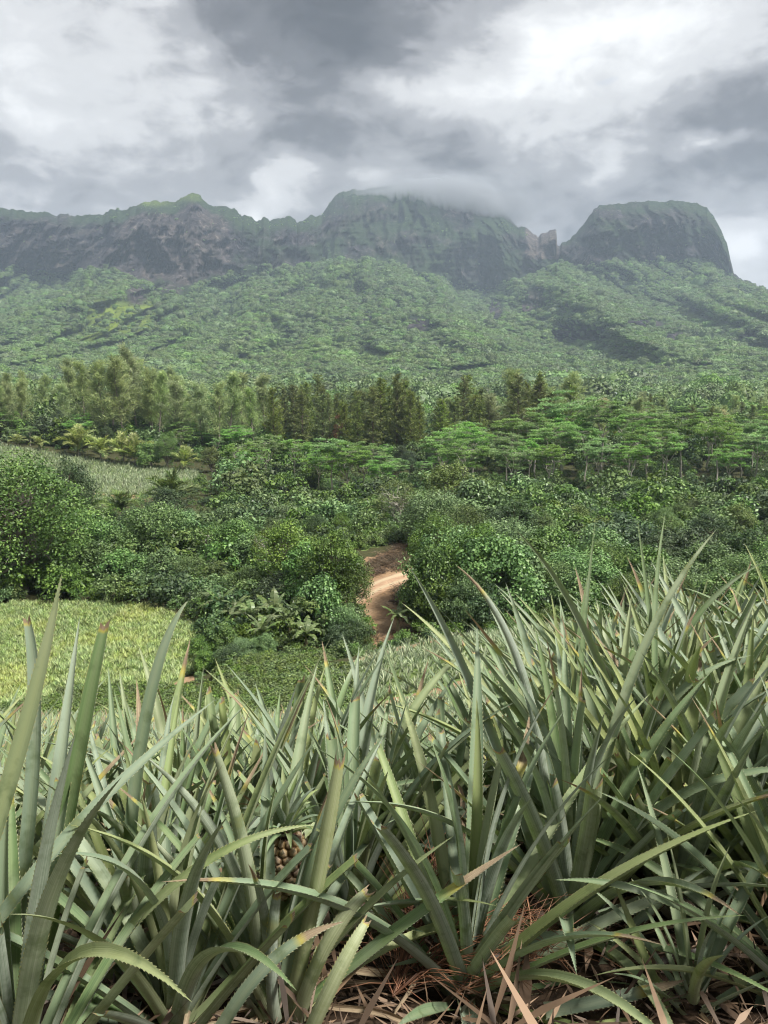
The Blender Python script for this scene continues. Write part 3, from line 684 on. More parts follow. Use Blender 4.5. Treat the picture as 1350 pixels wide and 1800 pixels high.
PROTO['small_shrub'] = [broad_tree(s, 2.6, 1.5, 26, .26, 30, m, low=.05, ground=True, asp=.6) for s, m in ((101, 'broad'), (102, 'dark'), (103, 'vine'), (104, 'broad'))]

TREES = []                          # (kind, px, D, object) for the labels
NAME = {'broad': 'broadleaf_tree', 'yellow': 'broadleaf_tree', 'dark': 'broadleaf_tree', 'vine': 'vine_covered_tree', 'shrub': 'shrub', 'airy': 'slender_tree', 'albizia': 'umbrella_tree', 'bare': 'umbrella_tree', 'ironwood': 'feathery_tree', 'pine': 'conifer'}
rng_t = np.random.default_rng(2024)
def tree(kind, px, D, py_top, var=None, wide=1.0, rot=None, zone='', ox=0.0, tilt=0.0):
    pr = PROTO[kind]; var = int(rng_t.integers(len(pr))) if var is None else var % len(pr)
    x = X(px, D) + ox; z = Hs(x, D)
    h = max(P(px, py_top, D)[2] - z, 1.6); tm, cm, h0 = pr[var]; s = h / h0
    root = obj(NAME[kind], None, None, (x, D, z - .05), (tilt * .3, tilt, float(rng_t.uniform(0, 6.28)) if rot is None else rot), (s * wide, s * wide, s))
    root.empty_display_size = .5
    obj('trunk', tm, root); obj('crown', cm, root)
    TREES.append([kind, px, D, root, zone, h]); return root

def zone_fill(zone, kinds, pxr, Dr, topf, n, mind, wide=(.85, 1.2), avoid=None, seed=0):
    rng = np.random.default_rng(seed); got = []; tries = 0
    while len(got) < n and tries < n * 40:
        tries += 1
        px = rng.uniform(*pxr); D = rng.uniform(*Dr); x = X(px, D)
        if any((x - a) ** 2 + (D - b) ** 2 < mind ** 2 for a, b in got): continue
        if avoid and any(in_poly(np.array([x]), np.array([D]), p)[0] for p in avoid): continue
        got.append((x, D)); k = kinds[int(rng.integers(len(kinds)))]
        tree(k, px, D, topf(px, D) + rng.normal(0, 1) * (5 if zone not in ('back_left', 'conifers', 'back_right', 'grove') else 13), None, float(rng.uniform(*wide)), None, zone, 0, float(rng.normal(0, .025)))
AV = [LEFT_FIELD, RIGHT_FIELD, UPPER_FIELD] + SOILS

# the big trees at the left
tree('broad', 38, 74, 806, 0, 1.15, 1.0, 'edge'); tree('broad', -75, 76, 790, 1, 1.2, 2.0, 'edge'); tree('dark', 128, 92, 812, 0, .75, .4, 'edge'); tree('dark', 100, 88, 840, 1, .9, 2.4, 'edge')
# belt along the left field
for i, (px, D, top, k) in enumerate(((120, 75, 985, 'vine'), (165, 76, 955, 'vine'), (205, 76, 968, 'shrub'), (240, 76, 975, 'vine'), (285, 76, 965, 'vine'), (330, 75, 980, 'vine'), (372, 74, 985, 'shrub'),
                                    (130, 84, 900, 'vine'), (175, 86, 915, 'vine'), (232, 87, 925, 'shrub'), (280, 85, 890, 'vine'), (325, 86, 905, 'vine'), (370, 84, 920, 'airy'), (415, 82, 915, 'vine'),
                                    (150, 97, 893, 'shrub'), (235, 100, 893, 'dark'), (300, 104, 858, 'dark'), (330, 98, 900, 'vine'), (400, 96, 890, 'vine'), (445, 95, 905, 'airy'), (360, 108, 892, 'broad'))):
    tree(k, px, D, top, None, 1.12 if k == 'vine' else 1.2, None, 'belt')
# trees between the bananas and the track
for px, D, top, k, w in ((470, 76, 925, 'airy', 1.0), (505, 70, 918, 'yellow', 1.0), (545, 66, 955, 'vine', .9), (585, 63, 935, 'broad', .95), (612, 62.5, 975, 'broad', .8), (560, 60, 1015, 'vine', .85), (600, 59, 1065, 'vine', .8), (520, 76, 935, 'broad', 1.0),
                         (440, 78, 940, 'vine', 1.1), (480, 84, 910, 'broad', 1.0), (555, 86, 905, 'dark', 1.0), (600, 88, 900, 'broad', .9), (635, 92, 905, 'shrub', 1.0), (500, 98, 890, 'vine', 1.0), (430, 70, 1000, 'shrub', 1.1), (500, 66, 1010, 'shrub', 1.2), (625, 57, 1090, 'shrub', .8), (595, 56.5, 1100, 'shrub', .8)):
    tree(k, px, D, top, None, w, None, 'middle')
# trees right of the track
for px, D, top, k, w in ((765, 66, 905, 'broad', .85), (805, 64, 935, 'vine', .95), (845, 62, 925, 'broad', 1.0), (880, 60, 950, 'vine', 1.0), (760, 62, 965, 'vine', .75), (785, 60, 1010, 'shrub', .9), (830, 59, 1010, 'vine', .8), (870, 58, 1030, 'shrub', 1.0),
                         (905, 62, 960, 'vine', 1.1), (820, 78, 890, 'broad', 1.0), (770, 84, 868, 'vine', 1.1), (700, 98, 838, 'airy', 1.1), (735, 92, 880, 'dark', .9), (840, 88, 845, 'vine', 1.1), (905, 84, 880, 'dark', 1.1), (790, 100, 815, 'yellow', 1.1), (665, 90, 915, 'shrub', 1.2), (690, 88, 930, 'shrub', .9)):
    tree(k, px, D, top, None, w, None, 'gate')
zone_fill('slope', ['vine', 'vine', 'shrub', 'broad', 'vine', 'dark'], (890, 1430), (58, 78), lambda px, D: np.interp(D, [58, 78], [1010, 915]), 30, 4.2, (1.0, 1.35), AV, 5)
zone_fill('slope', ['vine', 'broad', 'dark', 'vine', 'yellow', 'broad'], (860, 1430), (80, 118), lambda px, D: np.interp(D, [80, 118], [905, 872]), 34, 5.5, (1.0, 1.3), AV, 6)
zone_fill('understorey', ['dark', 'broad', 'shrub', 'dark', 'broad'], (540, 1430), (112, 142), lambda px, D: np.interp(D, [112, 142], [892, 874]) + 18 * (px > 820) + 18 * (px < 710), 38, 5.0, (1.0, 1.35), AV, 7)
zone_fill('understorey', ['dark', 'broad', 'shrub'], (350, 560), (100, 136), lambda px, D: np.interp(D, [100, 136], [908, 893]), 9, 5.0, (1.0, 1.3), AV, 17)
# umbrella trees round the clearing, pale trunks
for px, D, top, v in ((420, 152, 775, 3), (448, 146, 785, None), (585, 150, 768, 0), (612, 146, 775, 1), (640, 152, 770, 2), (560, 158, 790, 1), (665, 146, 800, 1), (690, 150, 800, 3), (470, 162, 760, 2), (410, 160, 800, 1), (520, 165, 770, 0)):
    tree('bare' if v is None else 'albizia', px, D, top, v, .85, None, 'clearing')
zone_fill('grove', ['albizia'], (770, 1420), (146, 198), lambda px, D: np.interp(D, [146, 198], [766, 722]) - 14 * math.exp(-((px - 1010) / 60) ** 2) + 10 * math.sin(px / 29.0 + D), 34, 7.5, (.7, .95), AV, 8)
zone_fill('grove', ['dark', 'broad'], (770, 1420), (150, 200), lambda px, D: np.interp(D, [150, 200], [872, 850]), 10, 6.0, (1.0, 1.3), AV, 18)
# feathery trees at the back left, umbrella trees below them
zone_fill('back_left', ['ironwood'], (-70, 480), (206, 256), lambda px, D: 662 + 26 * math.sin(px / 47.0) + (D - 206) * .1 - 14 * math.exp(-((px - 60) / 40) ** 2), 62, 4.2, (1.0, 1.4), AV, 9)
zone_fill('back_left', ['dark', 'albizia', 'albizia'], (-70, 540), (200, 224), lambda px, D: np.interp(px, [0, 540], [738, 772]), 34, 6.0, (.8, 1.1), AV, 10)
tree('shrub', 270, 187, 778, 0, 1.2, None, 'back_left'); tree('broad', 300, 186, 760, 1, .9, None, 'back_left'); tree('yellow', 375, 184, 786, 0, 1.2, None, 'back_left')
# the dark conifers in the centre
tree('pine', 697, 214, 655, 0, 1.0, None, 'conifers'); tree('pine', 712, 222, 668, 1, 1.0, None, 'conifers')
zone_fill('conifers', ['pine'], (480, 800), (208, 262), lambda px, D: 690 + 16 * math.sin(px / 23.0) + (D - 208) * .05, 52, 4.2, (1.0, 1.6), AV, 11)
zone_fill('conifers', ['pine', 'pine', 'ironwood'], (800, 1010), (212, 270), lambda px, D: 682 + 16 * math.sin(px / 19.0), 28, 4.6, (1.0, 1.7), AV, 12)
zone_fill('clear_back', ['dark', 'albizia', 'albizia'], (500, 800), (176, 206), lambda px, D: np.interp(D, [176, 206], [808, 780]), 20, 6.0, (.8, 1.1), AV, 13)
zone_fill('back_right', ['ironwood', 'pine', 'pine', 'ironwood', 'albizia'], (980, 1430), (215, 320), lambda px, D: np.interp(D, [215, 320], [728, 706]) + 10 * math.sin(px / 31.0), 64, 6.0, (1.1, 1.8), AV, 14)
zone_fill('back_far', ['ironwood', 'pine', 'broad'], (300, 1000), (270, 330), lambda px, D: 700 + 8 * math.sin(px / 37.0), 26, 8.0, (1.1, 1.7), AV, 15)

# undergrowth that hides the forest floor
def build_undergrowth():
    rng = np.random.default_rng(77); n = 9000
    y = 50 + 290 * rng.random(n) ** 1.25; x = rng.uniform(-.62, .62, n) * y
    keep = np.ones(n, bool)
    for p in AV: keep &= ~in_poly(x, y, p)
    near = (y < 60); keep &= ~(near & ((x < -22) | (x > 2)) & (rng.random(n) < .7))
    rd = np.array([P(*p)[:2] for p in ((600, 1062, 67), (645, 1043, 70.3), (690, 1025, 73.3), (735, 1007, 76.7))])
    for q in rd: keep &= (x - q[0]) ** 2 + (y - q[1]) ** 2 > 5
    x, y = x[keep], y[keep]; z = H(x, y); s = rng.lognormal(0, .35, len(x)) * np.interp(y, [50, 70, 120, 300], [.45, .7, 1.1, 1.8])
    px, py = to_px(x, y, z); grassy = (px > 600) & (px < 745) & (y > 78) & (y < 104); s = np.where(grassy, s * .5, s)
    near = (y < 57); s = np.where(near, s * .7, s); s = np.where((px > 560) & (y > 135) & (y < 208), s * .5, s); s = np.where((y > 180) & (y < 204) & (x < -40), s * .5, s); s = np.where((px < 400) & (y > 104) & (y < 200), s * .35, s)
    scatter('undergrowth', 'dense low undergrowth on the forest floor of the valley', [p[1] for p in PROTO['small_shrub']], np.stack([x, y, z - .1], 1), rng.uniform(0, 6.28, len(x)), np.stack([s, s, s], 1), rng.integers(0, 4, len(x)))
build_undergrowth()

# ------------------------------------------------------------------ palms and bananas
def frond_mesh(seed, L=3.0, arch=.9):
    rng = np.random.default_rng(seed); mb = MB(); n = 26; t = np.linspace(0, 1, n)
    ang = .95 - arch * 1.7 * t ** 1.3; dx = np.cos(ang); dz = np.sin(ang)
    c = np.stack([np.cumsum(dx), np.zeros(n), np.cumsum(dz)], 1) * L / n
    mb.tube(c, np.linspace(.035, .008, n), 4, tint=.8)
    for i in range(2, n):
        tn = np.array([dx[i], 0, dz[i]]); l = L * .26 * math.sin(math.pi * (.1 + .86 * t[i])) + .08
        for s in (-1, 1):
            for q in range(2):
                al = np.array([tn[0] * .7, s * 1.0, tn[2] * .7 - .35 - .3 * rng.random()]); al /= np.linalg.norm(al)
                mb.leaves((c[i] + tn * q * L / n * .5)[None], np.array([[0, -s * .3, 1.0]]) + rng.normal(0, .2, (1, 3)), l * rng.uniform(.85, 1.1), rng, .16, 0, np.array([rng.uniform(.2, 1)]), al[None])
    return mb.mesh('frond', M['palm'])
def darker(me): c = me.copy(); c.materials[0] = M['palm_dark']; return c
FROND = [frond_mesh(s, 3.0, a) for s, a in ((1, .75), (2, .95), (3, 1.15), (4, .55))]
FROND_D = [darker(f) for f in FROND]
def palm(px, D, py_top, label, n=15, seed=0, trunk=.28, green=False):
    rng = np.random.default_rng(seed); x = X(px, D); z = Hs(x, D); h = P(px, py_top, D)[2] - z
    root = obj('palm_tree', None, None, (x, D, z - .05), (0, 0, rng.uniform(0, 6)))
    tag(root, label, 'palm tree', 'palm trees by the pineapple fields')
    mb = MB(); th = h * trunk; mb.tube(np.array([[0, 0, -.4], [.05, 0, th * .5], [.02, 0, th + .2]]), [.20, .16, .13], 7)
    obj('trunk', mb.mesh('trunk', M['trunk_grey'], True), root)
    s = (h - th) / 2.3
    for i in range(n):
        u = i / n; el = .75 * (1 - u) - .55 * u + .25
        obj('frond', (FROND_D if D < 130 else FROND)[int(rng.integers(4))], root, (0, 0, th + .1), (0, -el * .9, i * 2.399 + rng.uniform(-.2, .2)), s * rng.uniform(.85, 1.1))
for i, a in enumerate(((42, 197, 765, 'short palm, leftmost of the row along the upper field edge'), (78, 196, 768, 'small palm second from left on the upper field edge'), (146, 194, 755, 'largest pale palm on the upper field edge'), (184, 192, 772, 'narrow palm just right of the largest pale palm'),
                       (224, 191, 768, 'yellow palm beside the bare soil patch on the field edge'), (243, 189, 770, 'palm with bright fronds right of the bare soil patch'), (330, 185, 790, 'lone low palm near the right end of the upper field'),
                       (150, 112, 868, 'dark palm behind the big left tree'), (215, 118, 866, 'palm at the lower end of the upper field'), (305, 118, 832, 'tall thin palm rising over the shrubs below the upper field'), (668, 108, 880, 'young palm standing behind the cut bank'))):
    palm(*a, seed=i + 3, trunk=.25 if i < 8 else .4)

def banana_leaf_mesh(seed, L=2.2, W=.55, arch=1.0):
    rng = np.random.default_rng(seed); n = 15; mb = MB(); t = np.linspace(0, 1, n)
    ang = 1.25 - arch * 1.9 * t ** 1.2; c = np.stack([np.cumsum(np.cos(ang)), np.zeros(n), np.cumsum(np.sin(ang))], 1) * L / n
    mb.tube(c, np.linspace(.04, .01, n), 4, tint=.95)
    w = W * .5 * np.clip(np.sin(math.pi * (.12 + .86 * t)), 0, 1) ** .6 * smooth(0, .12, t)
    for i in range(1, n - 1):
        for s in (-1, 1):
            dr = rng.uniform(.05, .5); gap = rng.uniform(.75, 1.0)
            a, b = c[i], c[i] + (c[i + 1] - c[i]) * gap
            o = np.array([0, s, -dr]); V = [a, b, b + o * w[i + 1 if i + 1 < n else i], a + o * w[i]]
            mb.add(V, [[0, 1, 2, 3]], tint=rng.uniform(.2, .9))
    return mb.mesh('leaf', M['banana'])
BLEAF = [banana_leaf_mesh(s, 2.2, w, a) for s, w, a in ((1, .6, .8), (2, .5, 1.1), (3, .65, .55), (4, .45, 1.35))]
def banana(px, D, py_top, label, n=10, seed=0):
    rng = np.random.default_rng(seed + 50); x = X(px, D); z = Hs(x, D); h = P(px, py_top, D)[2] - z
    root = obj('banana_plant', None, None, (x, D, z - .05), (rng.normal(0, .05), rng.normal(0, .05), rng.uniform(0, 6)))
    tag(root, label, 'banana plant', 'banana plants by the gully')
    th = h * .5; mb = MB(); mb.tube(np.array([[0, 0, -.3], [.03, 0, th * .5], [0, 0, th]]), [.17, .14, .08], 7); obj('stem', mb.mesh('stem', M['stem_banana'], True), root)
    s = h * .5 / 1.5
    for i in range(n):
        u = i / n; obj('leaf', BLEAF[int(rng.integers(4))], root, (0, 0, th * .96), (0, .7 * u - .45, i * 2.399 + rng.uniform(-.3, .3)), s * rng.uniform(.8, 1.1))
for i, a in enumerate(((378, 64, 1038, 'banana plant at the right end of the left field, nearest the shrubs'), (408, 62, 1048, 'banana plant with drooping leaves, second from left'), (440, 60, 1052, 'tall banana plant in the middle of the left clump'), (478, 61, 1045, 'banana plant at the right of the left clump'),
                       (505, 58, 1062, 'banana plant with hanging dry leaves under the tall trees'), (535, 56, 1085, 'low banana plant nearest the grassy strip'), (455, 56, 1085, 'low banana plant in front of the left clump'), (700, 61, 1062, 'banana plant in front of the orange cut bank'), (738, 62, 1068, 'banana plant at the foot of the trees right of the track'), (760, 55, 1100, 'short bright banana plant on the edge of the right field'), (728, 56, 1112, 'tiny bright banana shoot on the edge of the right field'))):
    banana(*a, seed=i)
# bushes at the right corner of the left field
for px, D, top, k in ((345, 56, 1120, 'shrub'), (385, 57, 1098, 'shrub'), (420, 54, 1130, 'vine'), (460, 54, 1140, 'shrub'), (355, 52.5, 1150, 'shrub'), (395, 52, 1150, 'shrub')):
    tree(k, px, D, top, None, 1.1, None, 'corner')

# a rust-coloured tree among the conifers, a pale tree-top behind the grove
M['rust'] = foliage('foliage_rust', (.10, .065, .03), (.18, .115, .05), (.27, .18, .08), trans=.2)
M['straw_leaf'] = foliage('foliage_straw', (.14, .15, .07), (.22, .23, .11), (.32, .32, .18), trans=.2)
PROTO['rust'] = [broad_tree(151, 8, 1.6, 46, .3, 50, 'rust')]; PROTO['pale'] = [broad_tree(152, 12, 3.2, 90, .34, 50, 'straw_leaf')]
NAME['rust'] = NAME['pale'] = 'broadleaf_tree'
tree('rust', 596, 212, 730, 0, .55, 0, 'conifers'); tree('pale', 1052, 300, 702, 0, 1.2, 0, 'back_right'); tree('pale', 1255, 255, 722, 0, 1.1, 0, 'back_right')
# labels for the trees: what they are, where they stand, and their place in the row
ORD = ['first', 'second', 'third', 'fourth', 'fifth', 'sixth', 'seventh', 'eighth', 'ninth', 'tenth', 'eleventh', 'twelfth', 'thirteenth', 'fourteenth', 'fifteenth', 'sixteenth', 'seventeenth', 'eighteenth', 'nineteenth', 'twentieth']
def ordinal(i):
    if i < 20: return ORD[i]
    tens = ['', '', 'twenty', 'thirty', 'forty', 'fifty', 'sixty', 'seventy']; n = i + 1
    return tens[n // 10] + '-' + ORD[n % 10 - 1] if n % 10 else tens[n // 10].replace('ty', 'tieth')
LOOK = {'broad': 'green broadleaf tree', 'yellow': 'yellow-green broadleaf tree', 'dark': 'dark green broadleaf tree', 'vine': 'vine-draped leafy tree', 'shrub': 'leafy shrub', 'airy': 'slender pale-stemmed tree', 'albizia': 'flat-crowned umbrella tree', 'bare': 'thinly leaved umbrella tree with white limbs', 'ironwood': 'feathery olive tree', 'pine': 'dark conifer', 'rust': 'rust-coloured tree', 'pale': 'pale straw-coloured tree'}
WHERE = {'edge': 'at the far left edge of the lower field', 'belt': 'in the belt behind the left field', 'middle': 'between the bananas and the dirt track', 'gate': 'just right of the dirt track', 'slope': 'on the overgrown slope behind the right plants', 'understorey': 'in the dark belt behind the gully', 'clearing': 'around the bare clearing', 'grove': 'in the right-hand umbrella grove',
         'back_left': 'behind the upper field', 'conifers': 'in the central conifer stand', 'clear_back': 'between clearing and conifers', 'back_right': 'behind the umbrella grove', 'back_far': 'beyond the conifer stand', 'corner': 'at the right corner of the left field'}
groups = {}
for t in TREES: groups.setdefault((t[0], t[4]), []).append(t)
for (k, zn), ts in groups.items():
    ts.sort(key=lambda t: t[1])
    for i, t in enumerate(ts):
        lb = LOOK[k] + ' ' + WHERE[zn] + ('' if len(ts) == 1 else ', ' + ordinal(i) + ' from left')
        tag(t[3], lb, 'shrub' if k == 'shrub' else 'tree', LOOK[k] + 's ' + WHERE[zn])
big = [t for t in TREES if t[4] == 'conifers' and abs(t[1] - 697) < .1 and t[2] == 214]
if big: big[0][3]['label'] = 'tallest dark conifer, rising above the central stand'

def build_house():
    mw, k, out = new_mat('house_wall'); b = principled(k, k.ramp(k.noise(k.new('ShaderNodeTexCoord').outputs['Object'], 2.0, 4), [(.3, (.5, .47, .4)), (.7, (.62, .6, .54))]), .9, .2); k.l.new(b.outputs[0], out.inputs[0])
    mr, k, out = new_mat('house_roof'); b = principled(k, k.ramp(k.noise(k.new('ShaderNodeTexCoord').outputs['Object'], 1.5, 5), [(.3, (.45, .5, .52)), (.7, (.66, .7, .72))]), .5, .4); k.l.new(b.outputs[0], out.inputs[0])
    D = 470.; x = X(1062, D); z = Hs(x, D); top = P(1062, 690, D)[2]; h = max(top - z, 4.)
    root = obj('house', None, None, (x, D, z), (0, 0, .25)); tag(root, 'pale-roofed house half hidden in the forest behind the grove', 'house')
    a, c, e = 4.2, 3.0, h - 1.5
    obj('wall', mesh_from('wall', [[i, j, q] for q in (-1, e) for i, j in ((-a, -c), (a, -c), (a, c), (-a, c))], [[0, 1, 5, 4], [1, 2, 6, 5], [2, 3, 7, 6], [3, 0, 4, 7], [4, 5, 6, 7]], None, mw), root)
    A, C = a + .6, c + .7; V = []
    for dz in (0, -.15): V += [[-A, -C, e - .2 + dz], [A, -C, e - .2 + dz], [A, 0, h + dz], [-A, 0, h + dz], [A, C, e - .2 + dz], [-A, C, e - .2 + dz]]
    obj('roof', mesh_from('roof', V, [[0, 1, 2, 3], [3, 2, 4, 5], [7, 6, 9, 8], [8, 9, 11, 10], [0, 6, 7, 1], [5, 4, 10, 11]], None, mr), root)
    for i in (-2.4, 0, 2.4): obj('window', mesh_from('window', [[i - .5, -c - .03, e - 1.9], [i + .5, -c - .03, e - 1.9], [i + .5, -c - .03, e - .8], [i - .5, -c - .03, e - .8]], [[0, 1, 2, 3]], None, M['core_glass']), root)
mg, kg, og = new_mat('window_glass'); kg.l.new(principled(kg, (.03, .035, .04), .15, .5).outputs[0], og.inputs[0]); M['core_glass'] = mg
build_house()
# ------------------------------------------------------------------ fields of young pineapple (kind stuff)
def tuft_mesh(seed, mat, n=16, h=.6):
    rng = np.random.default_rng(seed); mb = MB()
    for i in range(n):
        a = i * 2.399 + rng.uniform(-.3, .3); el = rng.uniform(.5, 1.4); L = h * rng.uniform(.8, 1.3); d = np.array([math.cos(a) * math.cos(el), math.sin(a) * math.cos(el), math.sin(el)])
        b = np.array([-math.sin(a), math.cos(a), 0]) * .035; m = d * L * .55; e = d * L + np.array([math.cos(a), math.sin(a), -.5]) * L * .12
        mb.add([-b, b, m + b * .8, m - b * .8, e], [[0, 1, 2, 3]], [[3, 2, 4]], tint=np.array([rng.random()]))
    return mb.mesh('pineapple_tuft', M[mat])
def field(name, label, poly, mat, gap, row, seed, ang, size=1.0, skip=()):
    rng = np.random.default_rng(seed); q = np.array(poly); lo = q.min(0) - 5; hi = q.max(0) + 5; c = (lo + hi) / 2; R = np.linalg.norm(hi - lo) / 2
    a, b = np.meshgrid(np.arange(-R, R, gap), np.arange(-R, R, row)); a = a.ravel() + rng.normal(0, gap * .25, a.size); b = b.ravel() + rng.normal(0, row * .12, b.size)
    x = c[0] + a * math.cos(ang) - b * math.sin(ang); y = c[1] + a * math.sin(ang) + b * math.cos(ang)
    x = x + (fbm(x * .05, y * .05, 2, 3) - .5) * 4; m = in_poly(x + rng.normal(0, .3, x.size), y + rng.normal(0, .3, x.size), poly)
    for s in skip: m &= ~in_poly(x, y, s)
    m &= np.abs(x) < .62 * y + 4
    x, y = x[m], y[m]; z = H(x, y); s = rng.lognormal(0, .2, len(x)) * size
    scatter(name, label, [tuft_mesh(seed + i, mat) for i in range(4)], np.stack([x, y, z], 1), rng.uniform(0, 6.28, len(x)), np.stack([s, s, s], 1), rng.integers(0, 4, len(x)))
field('left_pineapple_field', 'pale yellow-green field of pineapple plants on the lower left', LEFT_FIELD, 'field_yellow', .26, .40, 301, .3, .62)
field('right_pineapple_field', 'grey-green field of young pineapple plants below the slope', RIGHT_FIELD, 'field', .36, .55, 311, .25, .8, SOILS)
field('upper_pineapple_field', 'grey-green pineapple field on the far left hillside', UPPER_FIELD, 'field', .8, 1.15, 321, -.12, 1.5, SOILS)
def build_cover():
    rng = np.random.default_rng(5); n = 5000; pts = []
    x = rng.uniform(-22, 6, n); y = rng.uniform(30, 56, n); m = np.zeros(n, bool)
    m |= in_poly(x, y, GRASSES[0]); px, py = to_px(x, y, H(x, y)); m |= (px > -50) & (px < 420) & (py > 1215) & (py < 1290); m |= (px > 400) & (px < 620) & (py > 1175) & (py < 1290)
    x, y = x[m], y[m]; z = H(x, y); s = rng.uniform(.12, .3, len(x))
    x2 = rng.uniform(-3.5, 6.5, 700); y2 = rng.uniform(79, 108, 700); m = in_poly(x2, y2, GRASSES[1]); x = np.concatenate([x, x2[m]]); y = np.concatenate([y, y2[m]]); z = H(x, y); s = np.concatenate([s, rng.uniform(.25, .5, m.sum())])
    src = broad_tree(140, 2.6, 1.8, 26, .5, 26, 'cover', low=.05, ground=True, asp=.5)[1]
    scatter('ground_cover', 'bright green creeping weeds along the field edges and the bank', [src], np.stack([x, y, z - .05], 1), rng.uniform(0, 6.28, len(x)), np.stack([s, s, s], 1), np.zeros(len(x)))
build_cover()
# dry cut brush on the banks of the track
M['straw'] = foliage('dry_straw', (.04, .032, .023), (.10, .08, .057), (.25, .205, .145), trans=.1, var=.1, gain=1.0)
def build_brush():
    rng = np.random.default_rng(66); src = []
    for v in range(3):
        mb = MB()
        for i in range(46):
            a = rng.uniform(0, 6.28); s0 = rng.normal(0, .45, 3) * [1, 1, .2] + [0, 0, .12]; L = rng.uniform(.3, 1.3); d = np.array([math.cos(a), math.sin(a), rng.uniform(-.1, .6)])
            mb.tube(wander(rng, s0, s0 + d * L, 4, .08), np.linspace(.022, .008, 4), 3, tint=rng.random())
        src.append(mb.mesh('brush', M['straw']))
    pts = []
    for poly, n in (([(632, 1000, 77), (632, 1030, 73), (690, 1008, 76.5), (735, 990, 79), (735, 945, 86), (690, 968, 82)], 90), ([(690, 1048, 70), (735, 1024, 74), (735, 1090, 63), (700, 1085, 64)], 45), ([(640, 1120, 60), (735, 1090, 63), (720, 1130, 59), (660, 1145, 57)], 14)):
        q = np.array(gpoly(poly)); lo, hi = q.min(0), q.max(0); x = rng.uniform(lo[0], hi[0], n * 4); y = rng.uniform(lo[1], hi[1], n * 4); k = in_poly(x, y, [tuple(c) for c in q]); pts.append(np.stack([x[k], y[k]], 1)[:n])
    p = np.concatenate(pts); s = rng.uniform(.5, 1.0, len(p))
    scatter('cut_brush', 'dry brown cut brush strewn over the banks of the dirt track', src, np.column_stack([p, H(p[:, 0], p[:, 1])]), rng.uniform(0, 6.28, len(p)), np.stack([s, s, s], 1), rng.integers(0, 3, len(p)))
build_brush()
